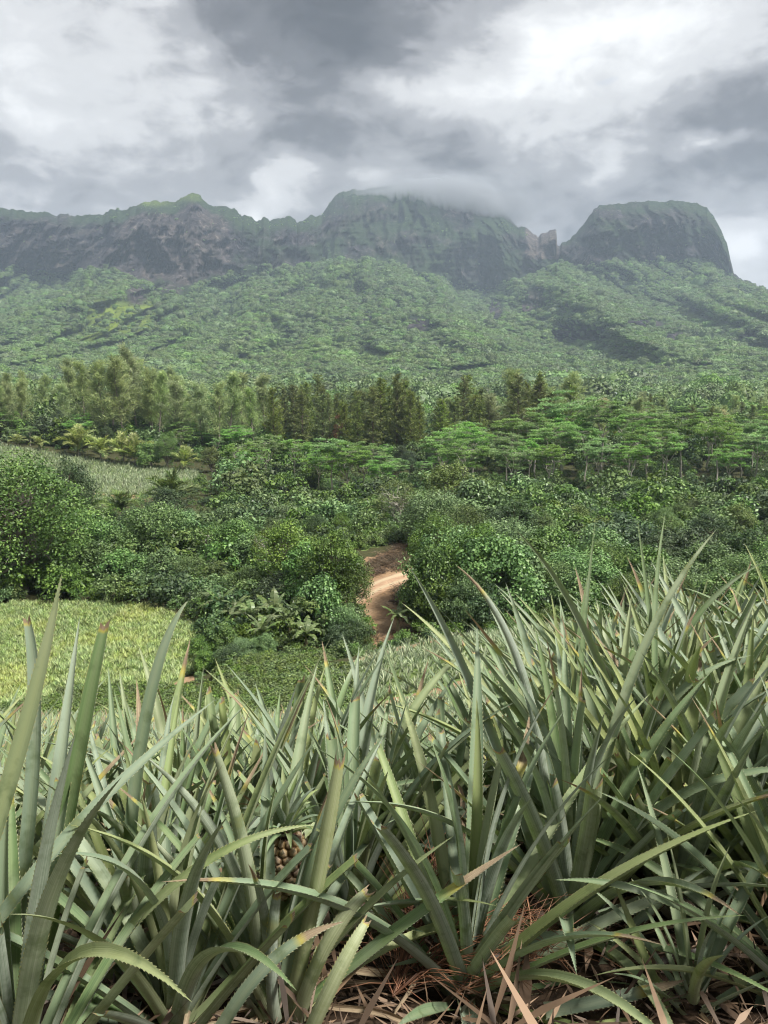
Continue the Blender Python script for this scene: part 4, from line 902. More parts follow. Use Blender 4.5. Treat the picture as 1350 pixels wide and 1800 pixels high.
# ------------------------------------------------------------------ foreground pineapple plants
def mat_leaf():
    m, k, out = new_mat('pineapple_leaf')
    uv = k.new('ShaderNodeUVMap').outputs[0]; sp = k.new('ShaderNodeSeparateXYZ'); k.l.new(uv, sp.inputs[0]); u, v = sp.outputs[0], sp.outputs[1]
    oi = k.new('ShaderNodeObjectInfo'); geo = k.new('ShaderNodeNewGeometry'); tc = k.new('ShaderNodeTexCoord')
    r = k.math('FRACT', k.math('ADD', oi.outputs['Random'], k.math('MULTIPLY', k.attr('tint'), 3.7)))
    r2 = k.math('FRACT', k.math('MULTIPLY', r, 13.7)); r3 = k.math('FRACT', k.math('MULTIPLY', r, 5.31))
    # long fibres
    cb = k.new('ShaderNodeCombineXYZ'); k.l.new(k.math('MULTIPLY', u, 26.0), cb.inputs[0]); k.l.new(k.math('MULTIPLY', v, 1.3), cb.inputs[1]); k.l.new(k.math('MULTIPLY', r, 40.), cb.inputs[2])
    fib = k.noise(cb.outputs[0], 1.0, 3, .6)
    pos = k.vec('ADD', tc.outputs['Object'], k.vec('SCALE', (1, 1, 1), 1.0)); blot = k.noise(geo.outputs['Position'], 9., 5, .6); speck = k.noise(geo.outputs['Position'], 75., 3, .7)
    under = k.ramp(fib, [(.25, (.17, .22, .17)), (.5, (.30, .355, .28)), (.75, (.46, .50, .42))])
    upper = k.ramp(fib, [(.25, (.07, .135, .032)), (.5, (.13, .22, .06)), (.75, (.22, .32, .11))])
    upper = k.mix(k.math('MULTIPLY_ADD', r2, .7, .15), upper, (.26, .32, .26))
    mid = k.mapr(k.math('ABSOLUTE', k.math('SUBTRACT', u, .5)), .0, .30, 1, 0)
    upper = k.mix(k.math('MULTIPLY', mid, .30), upper, (.28, .30, .17))
    cb2 = k.new('ShaderNodeCombineXYZ'); k.l.new(k.math('MULTIPLY', u, 1.2), cb2.inputs[0]); k.l.new(k.math('MULTIPLY', v, 34.0), cb2.inputs[1]); k.l.new(k.math('MULTIPLY', r, 71.), cb2.inputs[2])
    band = k.noise(cb2.outputs[0], 1.0, 3, .6); under = k.mix(k.math('MULTIPLY', k.mapr(band, .5, .66), .35), under, (.13, .18, .12))
    c = k.mix(geo.outputs['Backfacing'], upper, under)
    c = k.mix(k.math('MULTIPLY', k.mapr(k.noise(geo.outputs['Position'], 3.2, 4, .6), .5, .7), .35), c, (.36, .38, .33))
    c = k.mix(k.math('MULTIPLY', k.mapr(r3, .5, 1.0), .6), c, (.34, .36, .11))          # some leaves are yellower
    c = k.mix(k.math('MULTIPLY', k.mapr(blot, .55, .66), .7), c, (.09, .13, .055))         # scurf rubbed off in patches
    c = k.mix(k.math('MULTIPLY', k.mapr(speck, .70, .74), .5), c, (.07, .06, .03))
    c = k.mix(k.math('MULTIPLY', k.mapr(v, .0, .16, 1, 0), .5), c, (.34, .36, .24))
    e = k.mapr(k.math('ABSOLUTE', k.math('SUBTRACT', u, .5)), .47, .5); c = k.mix(k.math('MULTIPLY', e, .4), c, (.30, .27, .15))
    dry = k.attr('dry'); dc = k.ramp(k.math('ADD', fib, k.math('MULTIPLY_ADD', blot, .5, -.25)), [(.25, (.085, .055, .035)), (.45, (.21, .155, .10)), (.62, (.36, .29, .19)), (.8, (.54, .48, .36))])
    w = k.mapr(k.math('ADD', dry, k.math('MULTIPLY_ADD', blot, .6, -.3)), .35, .6)
    yel = k.mapr(k.math('ADD', dry, k.math('MULTIPLY_ADD', blot, .6, -.3)), .08, .36); c = k.mix(k.math('MULTIPLY', yel, .85), c, (.42, .36, .07))
    c = k.mix(w, c, dc)
    b = principled(k, c, k.math('MULTIPLY_ADD', w, .35, .50), .40, k.math('MULTIPLY_ADD', blot, .4, fib), .35, .004)
    tr = k.new('ShaderNodeBsdfTranslucent'); k.l.new(k.mix(w, (.16, .24, .04), (.4, .26, .12)), tr.inputs[0])
    mx = k.new('ShaderNodeMixShader'); mx.inputs[0].default_value = .12
    k.l.new(b.outputs[0], mx.inputs[1]); k.l.new(tr.outputs[0], mx.inputs[2]); k.l.new(mx.outputs[0], out.inputs[0]); return m
M['leaf'] = mat_leaf()

def leaf_geo(c, side, W, cut=None, dry_tip=0.0, dry_all=0.0, cup=.75, rng=None, teeth=True, slant=0.0, nx=7, ragged=0.0):
    """a leaf along the curve c (n,3); side (n,3) = half-width direction; its upper face looks along tangent x side"""
    n = len(c); t = np.linspace(0, 1, n); tan = np.gradient(c, axis=0); tan /= np.linalg.norm(tan, axis=1)[:, None] + 1e-9
    side = side - tan * (side * tan).sum(1)[:, None]; side /= np.linalg.norm(side, axis=1)[:, None] + 1e-9; nrm = np.cross(tan, side)
    tt = t * (1.0 if cut is None else cut)
    w = W * .5 * np.where(tt < .12, 1.25 - 2.1 * tt, 1.0) * np.clip((1 - .12 * tt) * (1 - np.clip((tt - .42) / .58, 0, 1) ** 2.0), .012, None)
    s = np.linspace(-1, 1, nx)
    cu = cup * np.interp(tt, [0, .3, 1], [1.0, .85, .55])
    V = c[:, None] + side[:, None] * (w[:, None, None] * (s * (1 - .22 * np.abs(s)))[None, :, None]) + nrm[:, None] * (w * cu)[:, None, None] * (np.abs(s) ** 1.8)[None, :, None]
    if cut is not None:
        V[-1] += tan[-1] * (s[:, None] * slant + (np.abs(s[:, None]) ** 2) * ragged) * W
        if rng is not None: V[-1] += tan[-1] * rng.normal(0, .10, (nx, 1)) * W
    dry = np.full((n, nx), dry_all)
    if dry_tip > 0: dry = np.maximum(dry, smooth(1 - dry_tip, 1 - dry_tip * .4, t)[:, None] * np.ones((1, nx)))
    if cut is not None: dry[-1] = 1.15
    uv = np.stack(np.broadcast_arrays((s * .5 + .5)[None], tt[:, None]), -1)
    i = np.arange(n - 1)[:, None] * nx; j = np.arange(nx - 1)[None]
    Q = np.stack([i + j, i + nx + j, i + nx + j + 1, i + j + 1], -1).reshape(-1, 4)
    V = V.reshape(-1, 3); uv = uv.reshape(-1, 2); dry = dry.ravel(); T = np.zeros((0, 3), int)
    if teeth:
        L = np.linalg.norm(np.diff(c, axis=0), axis=1).sum(); m = int(L / .0125); TV = []; TU = []; TD = []; k = len(V); TT = []
        for e, sg in ((0, -1), (nx - 1, 1)):
            E = V.reshape(n, nx, 3)[:, e]; D_ = dry.reshape(n, nx)[:, e]
            q = (np.arange(m) + .5) / m * (n - 1) * .985; a = np.floor(q).astype(int); f = (q - a)[:, None]
            p0 = E[a] + (E[a + 1] - E[a]) * f; d = E[a + 1] - E[a]; d /= np.linalg.norm(d, axis=1)[:, None] + 1e-9
            sd = side[a] * sg; ok = q > n * .06
            h = .0031 * np.clip(np.interp(q / (n - 1), [0, .1, .8, 1], [.6, 1, .9, .4]), .3, 1)[:, None]
            tri = np.stack([p0 - d * .003, p0 + d * .003, p0 + d * .005 + sd * h], 1)[ok]
            TV.append(tri.reshape(-1, 3)); TU.append(np.tile([[.5 + sg * .5, .5]], (len(tri) * 3, 1))); TD.append(np.full(len(tri) * 3, .12)); TT.append(k + np.arange(len(tri) * 3).reshape(-1, 3)); k += len(tri) * 3
        V = np.concatenate([V] + TV); uv = np.concatenate([uv] + TU); dry = np.concatenate([dry] + TD); T = np.concatenate(TT)
    return V, Q, T, uv, dry
def std_curve(L, bend, cut, n, twist, rng, side_bend=0.0):
    m = 60; t = np.linspace(0, 1, m); a = bend * t ** 1.6; b = side_bend * t ** 1.5
    d = np.stack([np.sin(a) * np.cos(b), np.sin(b), np.cos(a) * np.cos(b)], 1); c = np.concatenate([[[0, 0, 0]], np.cumsum((d[1:] + d[:-1]) * .5, 0)]) * L / (m - 1)
    q = np.linspace(0, 1, n) if cut is None else np.append(np.linspace(0, cut, n - 1), cut + .007); c = np.stack([np.interp(q, t, c[:, k]) for k in range(3)], 1)
    tw = twist * q; side = np.stack([np.sin(tw) * np.ones(n), np.cos(tw), np.zeros(n)], 1)
    return c, side
rng_l = np.random.default_rng(99)
def leaf_variant(i, kind):
    r = rng_l; L = r.uniform(.86, 1.0); cut = None; dt = 0; da = 0; cup = r.uniform(.6, .95); W = r.uniform(.053, .066); bend = r.uniform(.05, .75); tw = r.normal(0, .3); sb = r.normal(0, .12); rag = 0; sl = 0
    if kind == 'cut': cut = r.uniform(.5, .86); rag = r.uniform(.1, .35); sl = r.normal(0, .12); bend = r.uniform(.05, .5)
    if kind == 'tip': dt = r.uniform(.12, .35)
    if kind == 'arch': bend = r.uniform(.9, 1.7)
    if kind == 'dead': da = 1; bend = r.uniform(.6, 2.0); tw = r.normal(0, 1.5); cup = r.uniform(.8, 1.6); W *= .6; sb = r.normal(0, .5)
    if kind == 'young': L *= .6; W *= .75; bend = r.uniform(.2, .6)
    c, s = std_curve(L, bend, cut, 16, tw, r, sb)
    if kind == 'dead': c = c + r.normal(0, .006, c.shape)
    V, Q, T, uv, dry = leaf_geo(c, s, W, cut, dt, da, cup, r, kind != 'dead', sl, 7, rag)
    me = mesh_from('leaf', V, Q, T, M['leaf'], True, {'dry': dry, 'tint': np.zeros(len(V))}, uv); return me
LEAFS = {k: [leaf_variant(i, k) for i in range(n)] for k, n in (('full', 16), ('cut', 12), ('tip', 8), ('arch', 6), ('dead', 8), ('young', 4))}
LOWLEAF = []
PLANTS = []
def pineapple(x, y, seed, size=1.0, n=34, spread=1.0, cutp=.26, dead=5, lean=(0, 0), young=False, zoff=0.0, gap=None):
    rng = np.random.default_rng(seed); z = Hs(x, y) + zoff
    root = obj('pineapple_plant', None, None, (x, y, z), (lean[0], lean[1], 0)); root.empty_display_size = .2
    for i in range(n):
        u = i / (n - 1); k = 'full'; q = rng.random()
        if young: k = 'young' if q < .8 else 'full'
        elif q < cutp: k = 'cut'
        elif q < cutp + .13: k = 'tip'
        elif q < cutp + .13 + .22 * u: k = 'arch'
        tilt = math.radians((5 + 60 * u ** 1.15) * spread + rng.normal(0, 6)); az = i * 2.39996 + rng.normal(0, .25)
        if gap is not None and u > .1 and math.cos(az - gap) > .45: continue
        s = size * np.interp(u, [0, .35, .75, 1], [.72, 1.0, .98, .72]) * rng.uniform(.86, 1.12)
        r0 = .012 + .035 * u; me = LEAFS[k][int(rng.integers(len(LEAFS[k])))]
        obj('leaf', me, root, (r0 * math.cos(az), r0 * math.sin(az), .13 * (1 - u) - .02), (rng.normal(0, .06), tilt, az), (s * rng.uniform(.9, 1.08), s * rng.uniform(.9, 1.08), s))
    for i in range(dead):
        az = rng.uniform(0, 6.28); s = size * rng.uniform(.55, .95)
        obj('dry_leaf', LEAFS['dead'][int(rng.integers(8))], root, (.03 * math.cos(az), .03 * math.sin(az), .03), (rng.normal(0, .2), math.radians(rng.uniform(55, 88)), az), s)
    PLANTS.append((root, x, y)); return root
def hero_leaf(root, pts, W=.056, face=(0, -1, .4), **kw):
    """a single leaf laid through three points (base, middle, tip), each given by its place in the photograph and its distance"""
    a, m, b = (P(*q) for q in pts); c1 = 2 * m - .5 * (a + b); t = np.linspace(0, 1, 26)[:, None]
    c = (1 - t) ** 2 * a + 2 * t * (1 - t) * c1 + t ** 2 * b - np.array(root.location)
    tan = np.gradient(c, axis=0); side = np.cross(np.array(face, float)[None], tan)
    V, Q, T, uv, dry = leaf_geo(c, side, W * .80, kw.get('cut'), kw.get('dry_tip', 0), kw.get('dry_all', 0), kw.get('cup', .6), np.random.default_rng(abs(int(pts[0][0])) + 7), True, kw.get('slant', 0), 7, kw.get('ragged', .25))
    return obj('leaf', mesh_from('leaf', V, Q, T, M['leaf'], True, {'dry': dry, 'tint': np.full(len(V), kw.get('tint', .0))}, uv), root)
UP, DOWN = (0, -1, .5), (0, 1, -.4)       # DOWN shows the silvery underside to the viewer

heroes = []
def hero(px, py, seed, **kw):
    x, y, z = ground_hit(px, py); heroes.append((x, y)); return pineapple(x, y, seed, **kw), x, y
pa, ax, ay = hero(480, 1815, 1, n=30, spread=.95, size=.88, cutp=.45, dead=6, gap=-1.5)
pb = pineapple(-.82, 1.50, 2, n=32, size=1.05, spread=.8, cutp=.3, dead=3); heroes.append((-.82, 1.5))
pb2 = pineapple(-.55, 1.78, 22, n=32, size=1.0, spread=.8, cutp=.35, dead=3); heroes.append((-.55, 1.78))
pc, cx_, cy_ = hero(1000, 1650, 3, n=44, size=1.12, spread=.85, cutp=.3)
pd, _, _ = hero(1215, 1790, 4, n=18, size=.62, spread=1.05, young=True, dead=2)
pe, _, _ = hero(780, 1610, 5, n=28, size=.66, spread=.8, cutp=.1, dead=3)
pf, _, _ = hero(1190, 1610, 6, n=44, size=1.12, spread=.9)
pg, _, _ = hero(1400, 1640, 7, n=44, size=1.12, spread=.9)
ph, _, _ = hero(250, 1735, 8, n=34, size=.92, spread=.85, cutp=.3)
for i, (px, py, s) in enumerate(((330, 1590, .92), (600, 1560, .85), (130, 1600, .95), (-40, 1600, 1.0), (900, 1540, 1.0), (1080, 1530, 1.1), (700, 1490, .9), (1290, 1540, 1.12), (480, 1500, .85), (200, 1500, .9), (830, 1455, 1.0), (1000, 1455, 1.12), (1180, 1460, 1.15), (1370, 1500, 1.15), (1430, 1780, .9))):
    hero(px, py, 30 + i, n=40, size=s * 1.08, spread=.82, cutp=.32)
for i, (px, D, s) in enumerate(((235, 3.0, 1.2), (330, 3.25, 1.22), (420, 3.0, 1.15), (520, 3.3, 1.25), (610, 3.05, 1.2), (690, 3.35, 1.25), (100, 3.1, 1.15), (10, 3.0, 1.15), (780, 3.1, 1.2))):
    x = (px - 675) / FPX * D * 1.1; heroes.append((x, D)); pineapple(x, D, 60 + i, n=36, size=s, spread=.7, cutp=.34)
# leaves that stand out in the photograph
hero_leaf(pb, ((-70, 1640, 1.48), (38, 1300, 1.55), (109, 1008, 1.62)), .058, (.4, -1, .3))
hero_leaf(pb, ((-40, 1680, 1.50), (150, 1440, 1.62), (378, 1230, 1.85)), .056, (-.4, -1, .8))
hero_leaf(pb2, ((75, 1720, 1.72), (128, 1380, 1.68), (184, 1098, 1.72)), .060, (.3, -1, .3), cut=.8)
hero_leaf(ph, ((215, 1640, 1.9), (255, 1260, 1.9), (330, 1056, 1.98)), .055, (.5, -1, .3), tint=.2)
hero_leaf(pb2, ((20, 1700, 1.7), (60, 1330, 1.75), (48, 1090, 1.8)), .055, (.2, -1, .2), cut=.82)
hero_leaf(pa, ((500, 1800, ay), (548, 1530, ay + .02), (680, 1285, ay + .1)), .060, UP, tint=.1)
hero_leaf(pa, ((505, 1800, ay - .02), (556, 1560, ay - .03), (596, 1340, ay)), .062, DOWN, cut=.74, ragged=.6)
hero_leaf(pa, ((465, 1795, ay), (410, 1530, ay), (250, 1325, ay + .05)), .060, DOWN)
hero_leaf(pa, ((455, 1795, ay), (440, 1560, ay - .02), (375, 1312, ay)), .062, DOWN, cut=.85)
hero_leaf(pa, ((440, 1790, ay), (390, 1640, ay - .02), (235, 1440, ay)), .058, DOWN)
hero_leaf(pa, ((482, 1800, ay - .06), (476, 1690, ay - .09), (486, 1575, ay - .08)), .050, DOWN, cut=.7, ragged=.5)
hero_leaf(pa, ((520, 1800, ay - .04), (575, 1660, ay - .06), (645, 1570, ay)), .058, DOWN, cut=.72, ragged=.5)
hero_leaf(ph, ((140, 1760, 1.72), (330, 1540, 1.66), (552, 1450, 1.70)), .044, (0, -.6, 1))
hero_leaf(pa, ((380, 1830, 1.62), (480, 1690, 1.62), (605, 1620, 1.66)), .052, (0, -.7, 1), dry_tip=.38)
hero_leaf(pa, ((530, 1850, 1.62), (590, 1720, 1.62), (645, 1620, 1.7)), .056, DOWN, cut=.8)
hero_leaf(pc, ((985, 1630, cy_), (850, 1250, cy_ + .05), (722, 1000, cy_ + .2)), .058, (-.5, -1, .2))
hero_leaf(pc, ((1010, 1630, cy_), (1010, 1300, cy_ + .5), (1048, 900, cy_ + .75)), .060, (.4, -1, .2), cut=None)
hero_leaf(pc, ((975, 1640, cy_), (930, 1220, cy_ + .1), (800, 992, cy_ + .15)), .050, DOWN, dry_tip=.2)
hero_leaf(pf, ((1180, 1600, 2.75), (1170, 1200, 3.0), (1348, 985, 3.05)), .056, (-.4, -1, .5))
hero_leaf(pf, ((1170, 1600, 2.75), (1060, 1180, 2.9), (905, 930, 3.0)), .056, (-.5, -1, .2))
hero_leaf(pf, ((1200, 1600, 2.75), (1150, 1200, 3.0), (1170, 900, 3.3)), .056, (.3, -1, .2))
hero_leaf(pf, ((1190, 1600, 2.75), (1160, 1250, 3.0), (1120, 910, 3.2)), .056, (.1, -1, .2))
hero_leaf(pc, ((1010, 1640, cy_), (1100, 1220, cy_ + .1), (1260, 930, cy_ + .3)), .056, (-.5, -1, .4))
hero_leaf(pc, ((985, 1650, cy_), (840, 1668, 2.1), (680, 1700, 1.95)), .058, (0, -.5, 1))
hero_leaf(pe, ((860, 1690, 2.05), (960, 1648, 2.0), (1082, 1655, 2.0)), .046, (0, -.5, 1), tint=.62)
hero_leaf(pd, ((960, 1780, 1.85), (1100, 1752, 1.82), (1205, 1722, 1.85)), .055, (0, -.6, 1), dry_tip=.5)
hero_leaf(pd, ((1180, 1800, 1.85), (1130, 1680, 1.9), (1072, 1530, 1.95)), .046, (.4, -1, .4))
hero_leaf(pd, ((1060, 1700, 2.1), (1140, 1600, 2.12), (1245, 1525, 2.15)), .050, (0, -1, .8))

# fill the slope with plants in rows
def fill_plants():
    rng = np.random.default_rng(8); pts = []
    D = 2.1; row = 0
    while D < 11.5:
        x = -.62 * D - .6 + rng.uniform(0, .4)
        while x < .62 * D + .7:
            xx = x + rng.normal(0, .07); yy = D + rng.normal(0, .09)
            if all((xx - a) ** 2 + (yy - b) ** 2 > .33 ** 2 for a, b in heroes): pts.append((xx, yy))
            x += rng.uniform(.40, .56)
        D += .48 + .03 * D; row += 1
    return pts
def merged_plant(seed):
    rng = np.random.default_rng(seed); Vs = []; Qs = []; UVs = []; Ds = []; Ts = []; k = 0; n = 30
    for i in range(n):
        u = i / (n - 1); cut = rng.uniform(.5, .85) if rng.random() < .3 else None
        c, s = std_curve(rng.uniform(.8, 1.02) * np.interp(u, [0, .4, 1], [.75, 1, .8]), rng.uniform(.1, .9), cut, 9, rng.normal(0, .3), rng, rng.normal(0, .15))
        V, Q, T, uv, dry = leaf_geo(c, s, .060, cut, .25 if rng.random() < .12 else 0, 1.0 if i > n - 4 else 0, .7, rng, False, 0, 5, .2)
        tl = math.radians(5 + 58 * u ** 1.1 + rng.normal(0, 6)); R = Euler((0, tl, i * 2.4 + rng.normal(0, .25))).to_matrix(); V = V @ np.array(R).T + [0, 0, .1 * (1 - u)]
        Vs.append(V); Qs.append(Q + k); UVs.append(uv); Ds.append(dry); Ts.append(np.full(len(V), rng.random())); k += len(V)
    return mesh_from('leaves', np.concatenate(Vs), np.concatenate(Qs), None, M['leaf'], True, {'dry': np.concatenate(Ds), 'tint': np.concatenate(Ts)}, np.concatenate(UVs))
MERGED = [merged_plant(500 + i) for i in range(8)]
def build_slope_plants():
    rng = np.random.default_rng(18); far = []
    for i, (x, y) in enumerate(fill_plants()):
        size = rng.uniform(.95, 1.15) + .12 * smooth(.2, 1.2, x) * (1 - smooth(6, 9, y))
        if y < 5.2: pineapple(x, y, 700 + i, n=36 if y < 4.2 else 27, size=size, spread=.82, cutp=.32, dead=4, lean=(rng.normal(0, .05), rng.normal(.03, .06)))
        else: far.append((x, y, size))
    for x, y, s in far:
        o = obj('pineapple_plant', MERGED[int(rng.integers(8))], None, (x, y, Hs(x, y)), (rng.normal(0, .06), rng.normal(.02, .06), rng.uniform(0, 6.28)), s * rng.uniform(.9, 1.05))
        tag(o, 'pineapple plant among the dense middle rows on the near slope', 'pineapple plant', 'pineapple plants in the middle rows')
    # beyond: the same planting, too dense to count
    n = 2600; y = rng.uniform(11.6, 31, n); x = rng.uniform(-.64, .64, n) * y; z = H(x, y); s = rng.uniform(.8, 1.05, n)
    scatter('slope_pineapple_rows', 'dense rows of pineapple plants running down the slope', MERGED, np.stack([x, y, z], 1), rng.uniform(0, 6.28, n), np.stack([s, s, s], 1), rng.integers(0, 8, n))
build_slope_plants()
# labels
band = {}
for r, x, y in PLANTS:
    b = 0 if y < 2.15 else 1 if y < 2.75 else 2 if y < 3.4 else 3 if y < 4.2 else 4; band.setdefault(b, []).append((x / y, r))
for b, l in band.items():
    l.sort(key=lambda t: t[0])
    for i, (_, r) in enumerate(l):
        tag(r, 'grey-green pineapple plant in the %s row, %s from the left' % (['nearest', 'second', 'third', 'fourth', 'fifth'][b], ordinal(i)), 'pineapple plant', 'pineapple plants in the front rows')
pa['label'] = 'pineapple plant carrying a ripening fruit, cut silvery leaves around it'
pb['label'] = 'tall pineapple plant at the left edge with the longest upright leaf'
pd['label'] = 'small young pineapple plant at the lower right beside dry litter'
pe['label'] = 'short compact pineapple plant in the centre behind the lying leaf'
pc['label'] = 'large fan-shaped pineapple plant right of centre'

# the fruit
def mat_fruit(name, dark, mid, light):
    m, k, out = new_mat(name); tc = k.new('ShaderNodeTexCoord'); oi = k.new('ShaderNodeObjectInfo')
    n = k.noise(tc.outputs['Object'], 70., 4, .6); r = oi.outputs['Random']; t = k.attr('tint')
    c = k.ramp(k.math('ADD', t, k.math('MULTIPLY_ADD', n, .5, -.25)), [(.1, dark), (.45, mid), (.85, light)])
    c = k.mix(k.math('MULTIPLY', r, .5), c, (.30, .22, .06)); b = principled(k, c, .55, .35, n, .3, .003); k.l.new(b.outputs[0], out.inputs[0]); return m
M['eye'] = mat_fruit('pineapple_eye', (.07, .035, .022), (.22, .14, .09), (.52, .45, .36)); M['core'] = bark('pineapple_core', (.035, .02, .015), (.09, .05, .035))
def eye_mesh():
    V = [[0, 0, .010]]; t = [.85]; T = []
    for r, h, q in ((.45, .0085, 12), (.85, .004, 12), (1.05, -.004, 12)):
        for i in range(q):
            a = i * 2 * math.pi / q; k = 1 - .10 * math.cos(6 * a); V.append([r * .0118 * k * math.cos(a), r * .0125 * k * math.sin(a), h])
    Q = []
    for i in range(12): T.append([0, 1 + i, 1 + (i + 1) % 12])
    for a in range(2):
        for i in range(12): Q.append([1 + a * 12 + i, 13 + a * 12 + i, 13 + a * 12 + (i + 1) % 12, 1 + a * 12 + (i + 1) % 12])
    k = len(V); V += [[-.005, .000, .0095], [.005, .000, .0095], [.0, .013, .017], [0, .002, .014]]; T += [[k, k + 1, k + 3], [k + 1, k + 2, k + 3], [k + 2, k, k + 3]]
    tint = [.55] * 12 + [.2] * 12 + [.35] * 12 + [.95] * 3
    tint = [.55 if i < 12 else .15 for i in range(24)] + [.6] * 12 + [.95] * 3
    return mesh_from('eye', V, Q, T, M['eye'], False, {'tint': tint})
EYE_ME = eye_mesh()
CROWN_ME = []
for i in range(5):
    c, s = std_curve(.13, .35 + .28 * i, None, 9, 0, rng_l, 0); V, Q, T, uv, dry = leaf_geo(c, s, .026, None, 0, 0, .7, None, False, 0, 5); CROWN_ME.append(mesh_from('crown_leaf', V, Q, None, M['leaf'], True, {'dry': dry, 'tint': np.zeros(len(V))}, uv))
def fruit(root, centre, seed, h=.155, R=.058, tilt=(0, 0)):
    rng = np.random.default_rng(seed); loc = np.array(centre) - np.array(root.location)
    mb = MB(); t = np.linspace(0, 1, 14); prof = R * (1 - (np.abs(t - .45) / .62) ** 2.6 * .75); mb.tube(np.stack([0 * t, 0 * t, (t - .5) * h], 1), prof * .93, 18)
    mb.add([[0, 0, h * .52]] + [[prof[-1] * .93 * math.cos(a), prof[-1] * .93 * math.sin(a), h * .5] for a in np.arange(12) * math.pi / 6], None, [[0, 1 + i, 1 + (i + 1) % 12] for i in range(12)])
    f = obj('fruit', mb.mesh('fruit', M['core'], True), root, loc, (tilt[0], tilt[1], 0)); f['label'] = 'brown scaly pineapple with a green leafy crown'
    rows = 9
    for j in range(rows):
        tj = (j + .5) / rows; rr = np.interp(tj, t, prof); nn = 11
        for i in range(nn):
            a = (i + .5 * (j % 2)) * 2 * math.pi / nn + j * .05; sl = (np.interp(tj + .03, t, prof) - np.interp(tj - .03, t, prof)) / (.06 * h)
            nv = Vector((math.cos(a), math.sin(a), -sl)).normalized(); q = Matrix((Vector((-math.sin(a), math.cos(a), 0)), nv.cross(Vector((-math.sin(a), math.cos(a), 0))), nv)).transposed()
            s = rr / R * 1.42
            obj('eye', EYE_ME, f, (rr * .95 * math.cos(a), rr * .95 * math.sin(a), (tj - .5) * h), q.to_euler(), (s, 1.0, 1.1))
    for i in range(34):
        u = i / 33; az = i * 2.4; obj('crown_leaf', CROWN_ME[min(4, int(u * 5))], f, (.014 * math.cos(az) * (.5 + u), .014 * math.sin(az) * (.5 + u), h * .5 + .035 * (1 - u)), (0, math.radians(8 + 62 * u + rng.normal(0, 6)), az), rng.uniform(.75, 1.1) * (1.25 - .5 * u))
    st = MB(); lo = -loc[2] + .02; st.tube(np.array([[0, 0, lo], [0, 0, -h * .48]]), [.016, .014], 8); st_o = obj('fruit_stalk', st.mesh('fruit_stalk', M['stem_banana'], True), root, loc)
fruit(pa, P(505, 1515, 1.98), 1, h=.165, R=.061)
fruit(pg, P(1334, 1340, 3.0), 2, tilt=(0, .1))

# dead needles and dry litter on the ground
M['needle'] = foliage('dry_needles', (.08, .035, .018), (.16, .07, .038), (.28, .14, .085), trans=.1, var=.2, gain=1.0)
def needle_spray(px, py, label, n, seed, az0, L):
    rng = np.random.default_rng(seed); x, y, z = ground_hit(px, py); mb = MB()
    for b in range(5):
        a0 = az0 + rng.normal(0, .45); bl = rng.uniform(.25, .5); e = np.array([math.cos(a0), math.sin(a0), .25]) * bl; pth = wander(rng, (0, 0, .03), e, 5, .05); mb.tube(pth, np.linspace(.004, .002, 5), 4, tint=.1)
        for i in range(n // 5):
            q = rng.random(); s0 = e * q + np.array([0, 0, .03]); a = a0 + rng.normal(0, .8); l = L * rng.uniform(.5, 1.1)
            d = np.array([math.cos(a), math.sin(a), rng.uniform(.05, .7)]); d /= np.linalg.norm(d); mb.tube(np.stack([s0, s0 + d * l * .5, s0 + d * l + [0, 0, -.12 * l]]), [.0014, .0013, .0006], 3, tint=rng.random())
    tag(obj('dead_needle_spray', mb.mesh('dead_needle_spray', M['needle'], True), None, (x, y, z + .04)), label, 'dead twig')
needle_spray(690, 1795, 'reddish-brown spray of dead needles lying at the bottom centre', 330, 1, 1.1, .24)
needle_spray(800, 1790, 'smaller brown spray of dead needles right of the bottom centre', 110, 2, .5, .2)
def build_litter():
    rng = np.random.default_rng(4); n = 5200; y = rng.uniform(1.3, 5.0, n); x = rng.uniform(-.66, .66, n) * y; z = H(x, y) + rng.uniform(.0, .07, n); mb = MB()
    al = rng.normal(size=(n, 3)); al[:, 2] *= .15; L = rng.lognormal(-2.0, .55, n)
    mb.leaves(np.stack([x, y, z], 1), np.array([0, -.3, 1.0])[None] + rng.normal(0, .5, (n, 3)), L, rng, .055, 0, rng.random(n), al, .03)
    m = 900; y = rng.uniform(1.3, 4.5, m); x = rng.uniform(-.66, .66, m) * y; z = H(x, y) + rng.uniform(.01, .08, m); al = rng.normal(size=(m, 3)); al[:, 2] *= .1
    mb.leaves(np.stack([x, y, z], 1), np.array([0, -.3, 1.0])[None] + rng.normal(0, .4, (m, 3)), rng.lognormal(-2.5, .45, m), rng, .17, 0, rng.random(m), al, .06)
    tag(obj('dry_litter', mb.mesh('dry_litter', M['straw'])), 'dry straw and leaf scraps covering the soil between the plants', None, None, 'stuff')
build_litter()

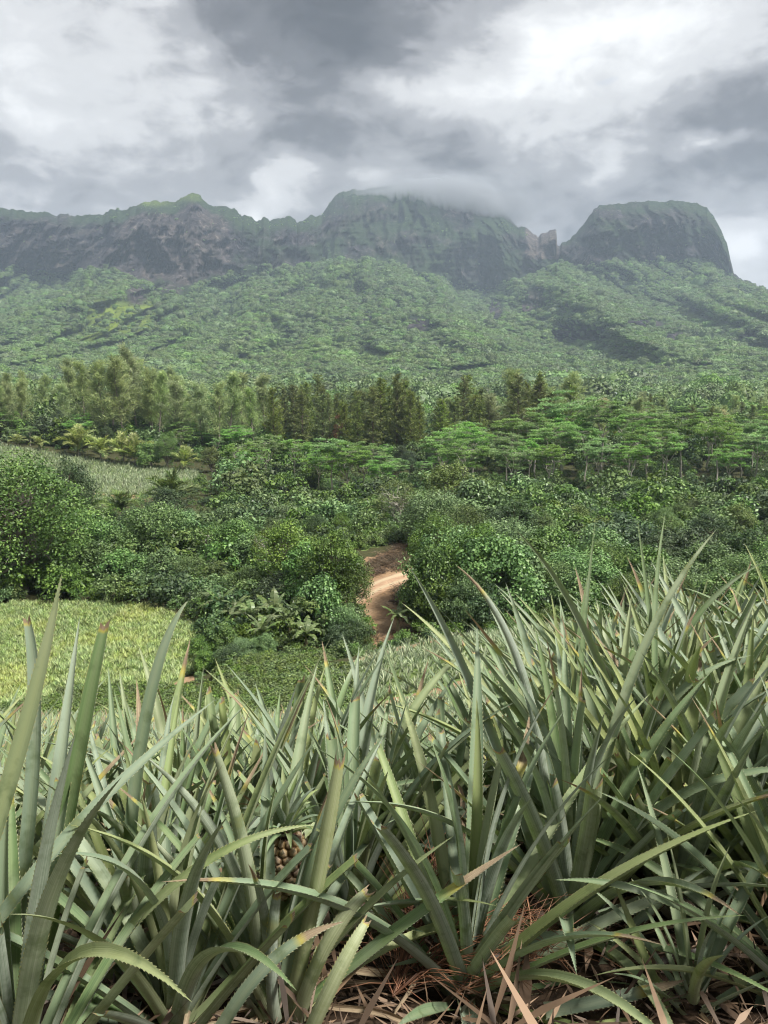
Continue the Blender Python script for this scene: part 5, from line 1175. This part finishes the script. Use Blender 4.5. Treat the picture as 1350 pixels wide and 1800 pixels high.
# ------------------------------------------------------------------ cap cloud on the peak and the haze of the valley
def build_cap_cloud():
    nx, nz = 90, 34; u = np.linspace(0, 1, nx); w = np.linspace(0, 1, nz); U, Wz = np.meshgrid(u, w)
    px = 600 + 370 * U; base = 392 - 26 * np.abs(U - .62) ** 1.0 * 1.2 + (fbm(U * 7, Wz * 0, 3, 3) - .5) * 26
    py = base + (272 - base) * Wz
    th = np.sin(np.pi * np.clip(U, 0, 1)) ** 1.5 * np.clip(Wz / .2, 0, 1) ** 1.2 * np.clip((1 - Wz) / .6, 0, 1) ** 1.6 * (.55 + .9 * fbm(U * 9, Wz * 4, 4, 9))
    D0 = 2680.0; pts = []
    for sgn in (-1, 1):
        d = D0 + 130 + sgn * (300 * th + .5 * (th > 0)); A = np.stack([P(px[i, j], py[i, j], D0) for i in range(nz) for j in range(nx)]).reshape(nz, nx, 3)
        A[..., 1] = d; pts.append(A.reshape(-1, 3))
    V = np.concatenate(pts); n = nx * nz; i = np.arange(nz - 1)[:, None] * nx; j = np.arange(nx - 1)[None]
    Q = np.stack([i + j, i + j + 1, i + nx + j + 1, i + nx + j], -1).reshape(-1, 4); Q2 = Q[:, ::-1] + n
    rim = np.concatenate([np.arange(nx), np.arange(1, nz) * nx + nx - 1, (nz - 1) * nx + np.arange(nx - 2, -1, -1), np.arange(nz - 2, 0, -1) * nx]); r2 = np.roll(rim, -1)
    V[rim + n] += [0, 1.0, 0]
    Q3 = np.stack([rim, rim + n, r2 + n, r2], -1)
    m, k, out = new_mat('cloud'); v = k.new('ShaderNodeVolumePrincipled'); v.inputs['Color'].default_value = (.62, .65, .70, 1); v.inputs['Density'].default_value = .011; v.inputs['Anisotropy'].default_value = .2
    k.l.new(v.outputs[0], out.inputs['Volume'])
    tag(obj('cloud', mesh_from('cloud', V, np.concatenate([Q, Q2, Q3]), None, m)), 'grey cloud resting on the central peak', None, None, 'stuff')
def build_haze():
    x0, x1, y0, y1, z0, z1 = -3600, 3600, -60, 4700, -45, 850
    V = [[x, y, z] for z in (z0, z1) for y in (y0, y1) for x in (x0, x1)]
    Q = [[0, 2, 3, 1], [4, 5, 7, 6], [0, 1, 5, 4], [2, 6, 7, 3], [0, 4, 6, 2], [1, 3, 7, 5]]
    m, k, out = new_mat('haze'); v = k.new('ShaderNodeVolumePrincipled'); v.inputs['Color'].default_value = (.66, .79, 1.0, 1); v.inputs['Density'].default_value = HAZE; v.inputs['Anisotropy'].default_value = .1
    k.l.new(v.outputs[0], out.inputs['Volume'])
    tag(obj('haze', mesh_from('haze', V, Q, None, m)), 'pale blue haze filling the valley air', None, None, 'stuff')
HAZE = 0.00014
build_cap_cloud()
build_haze()
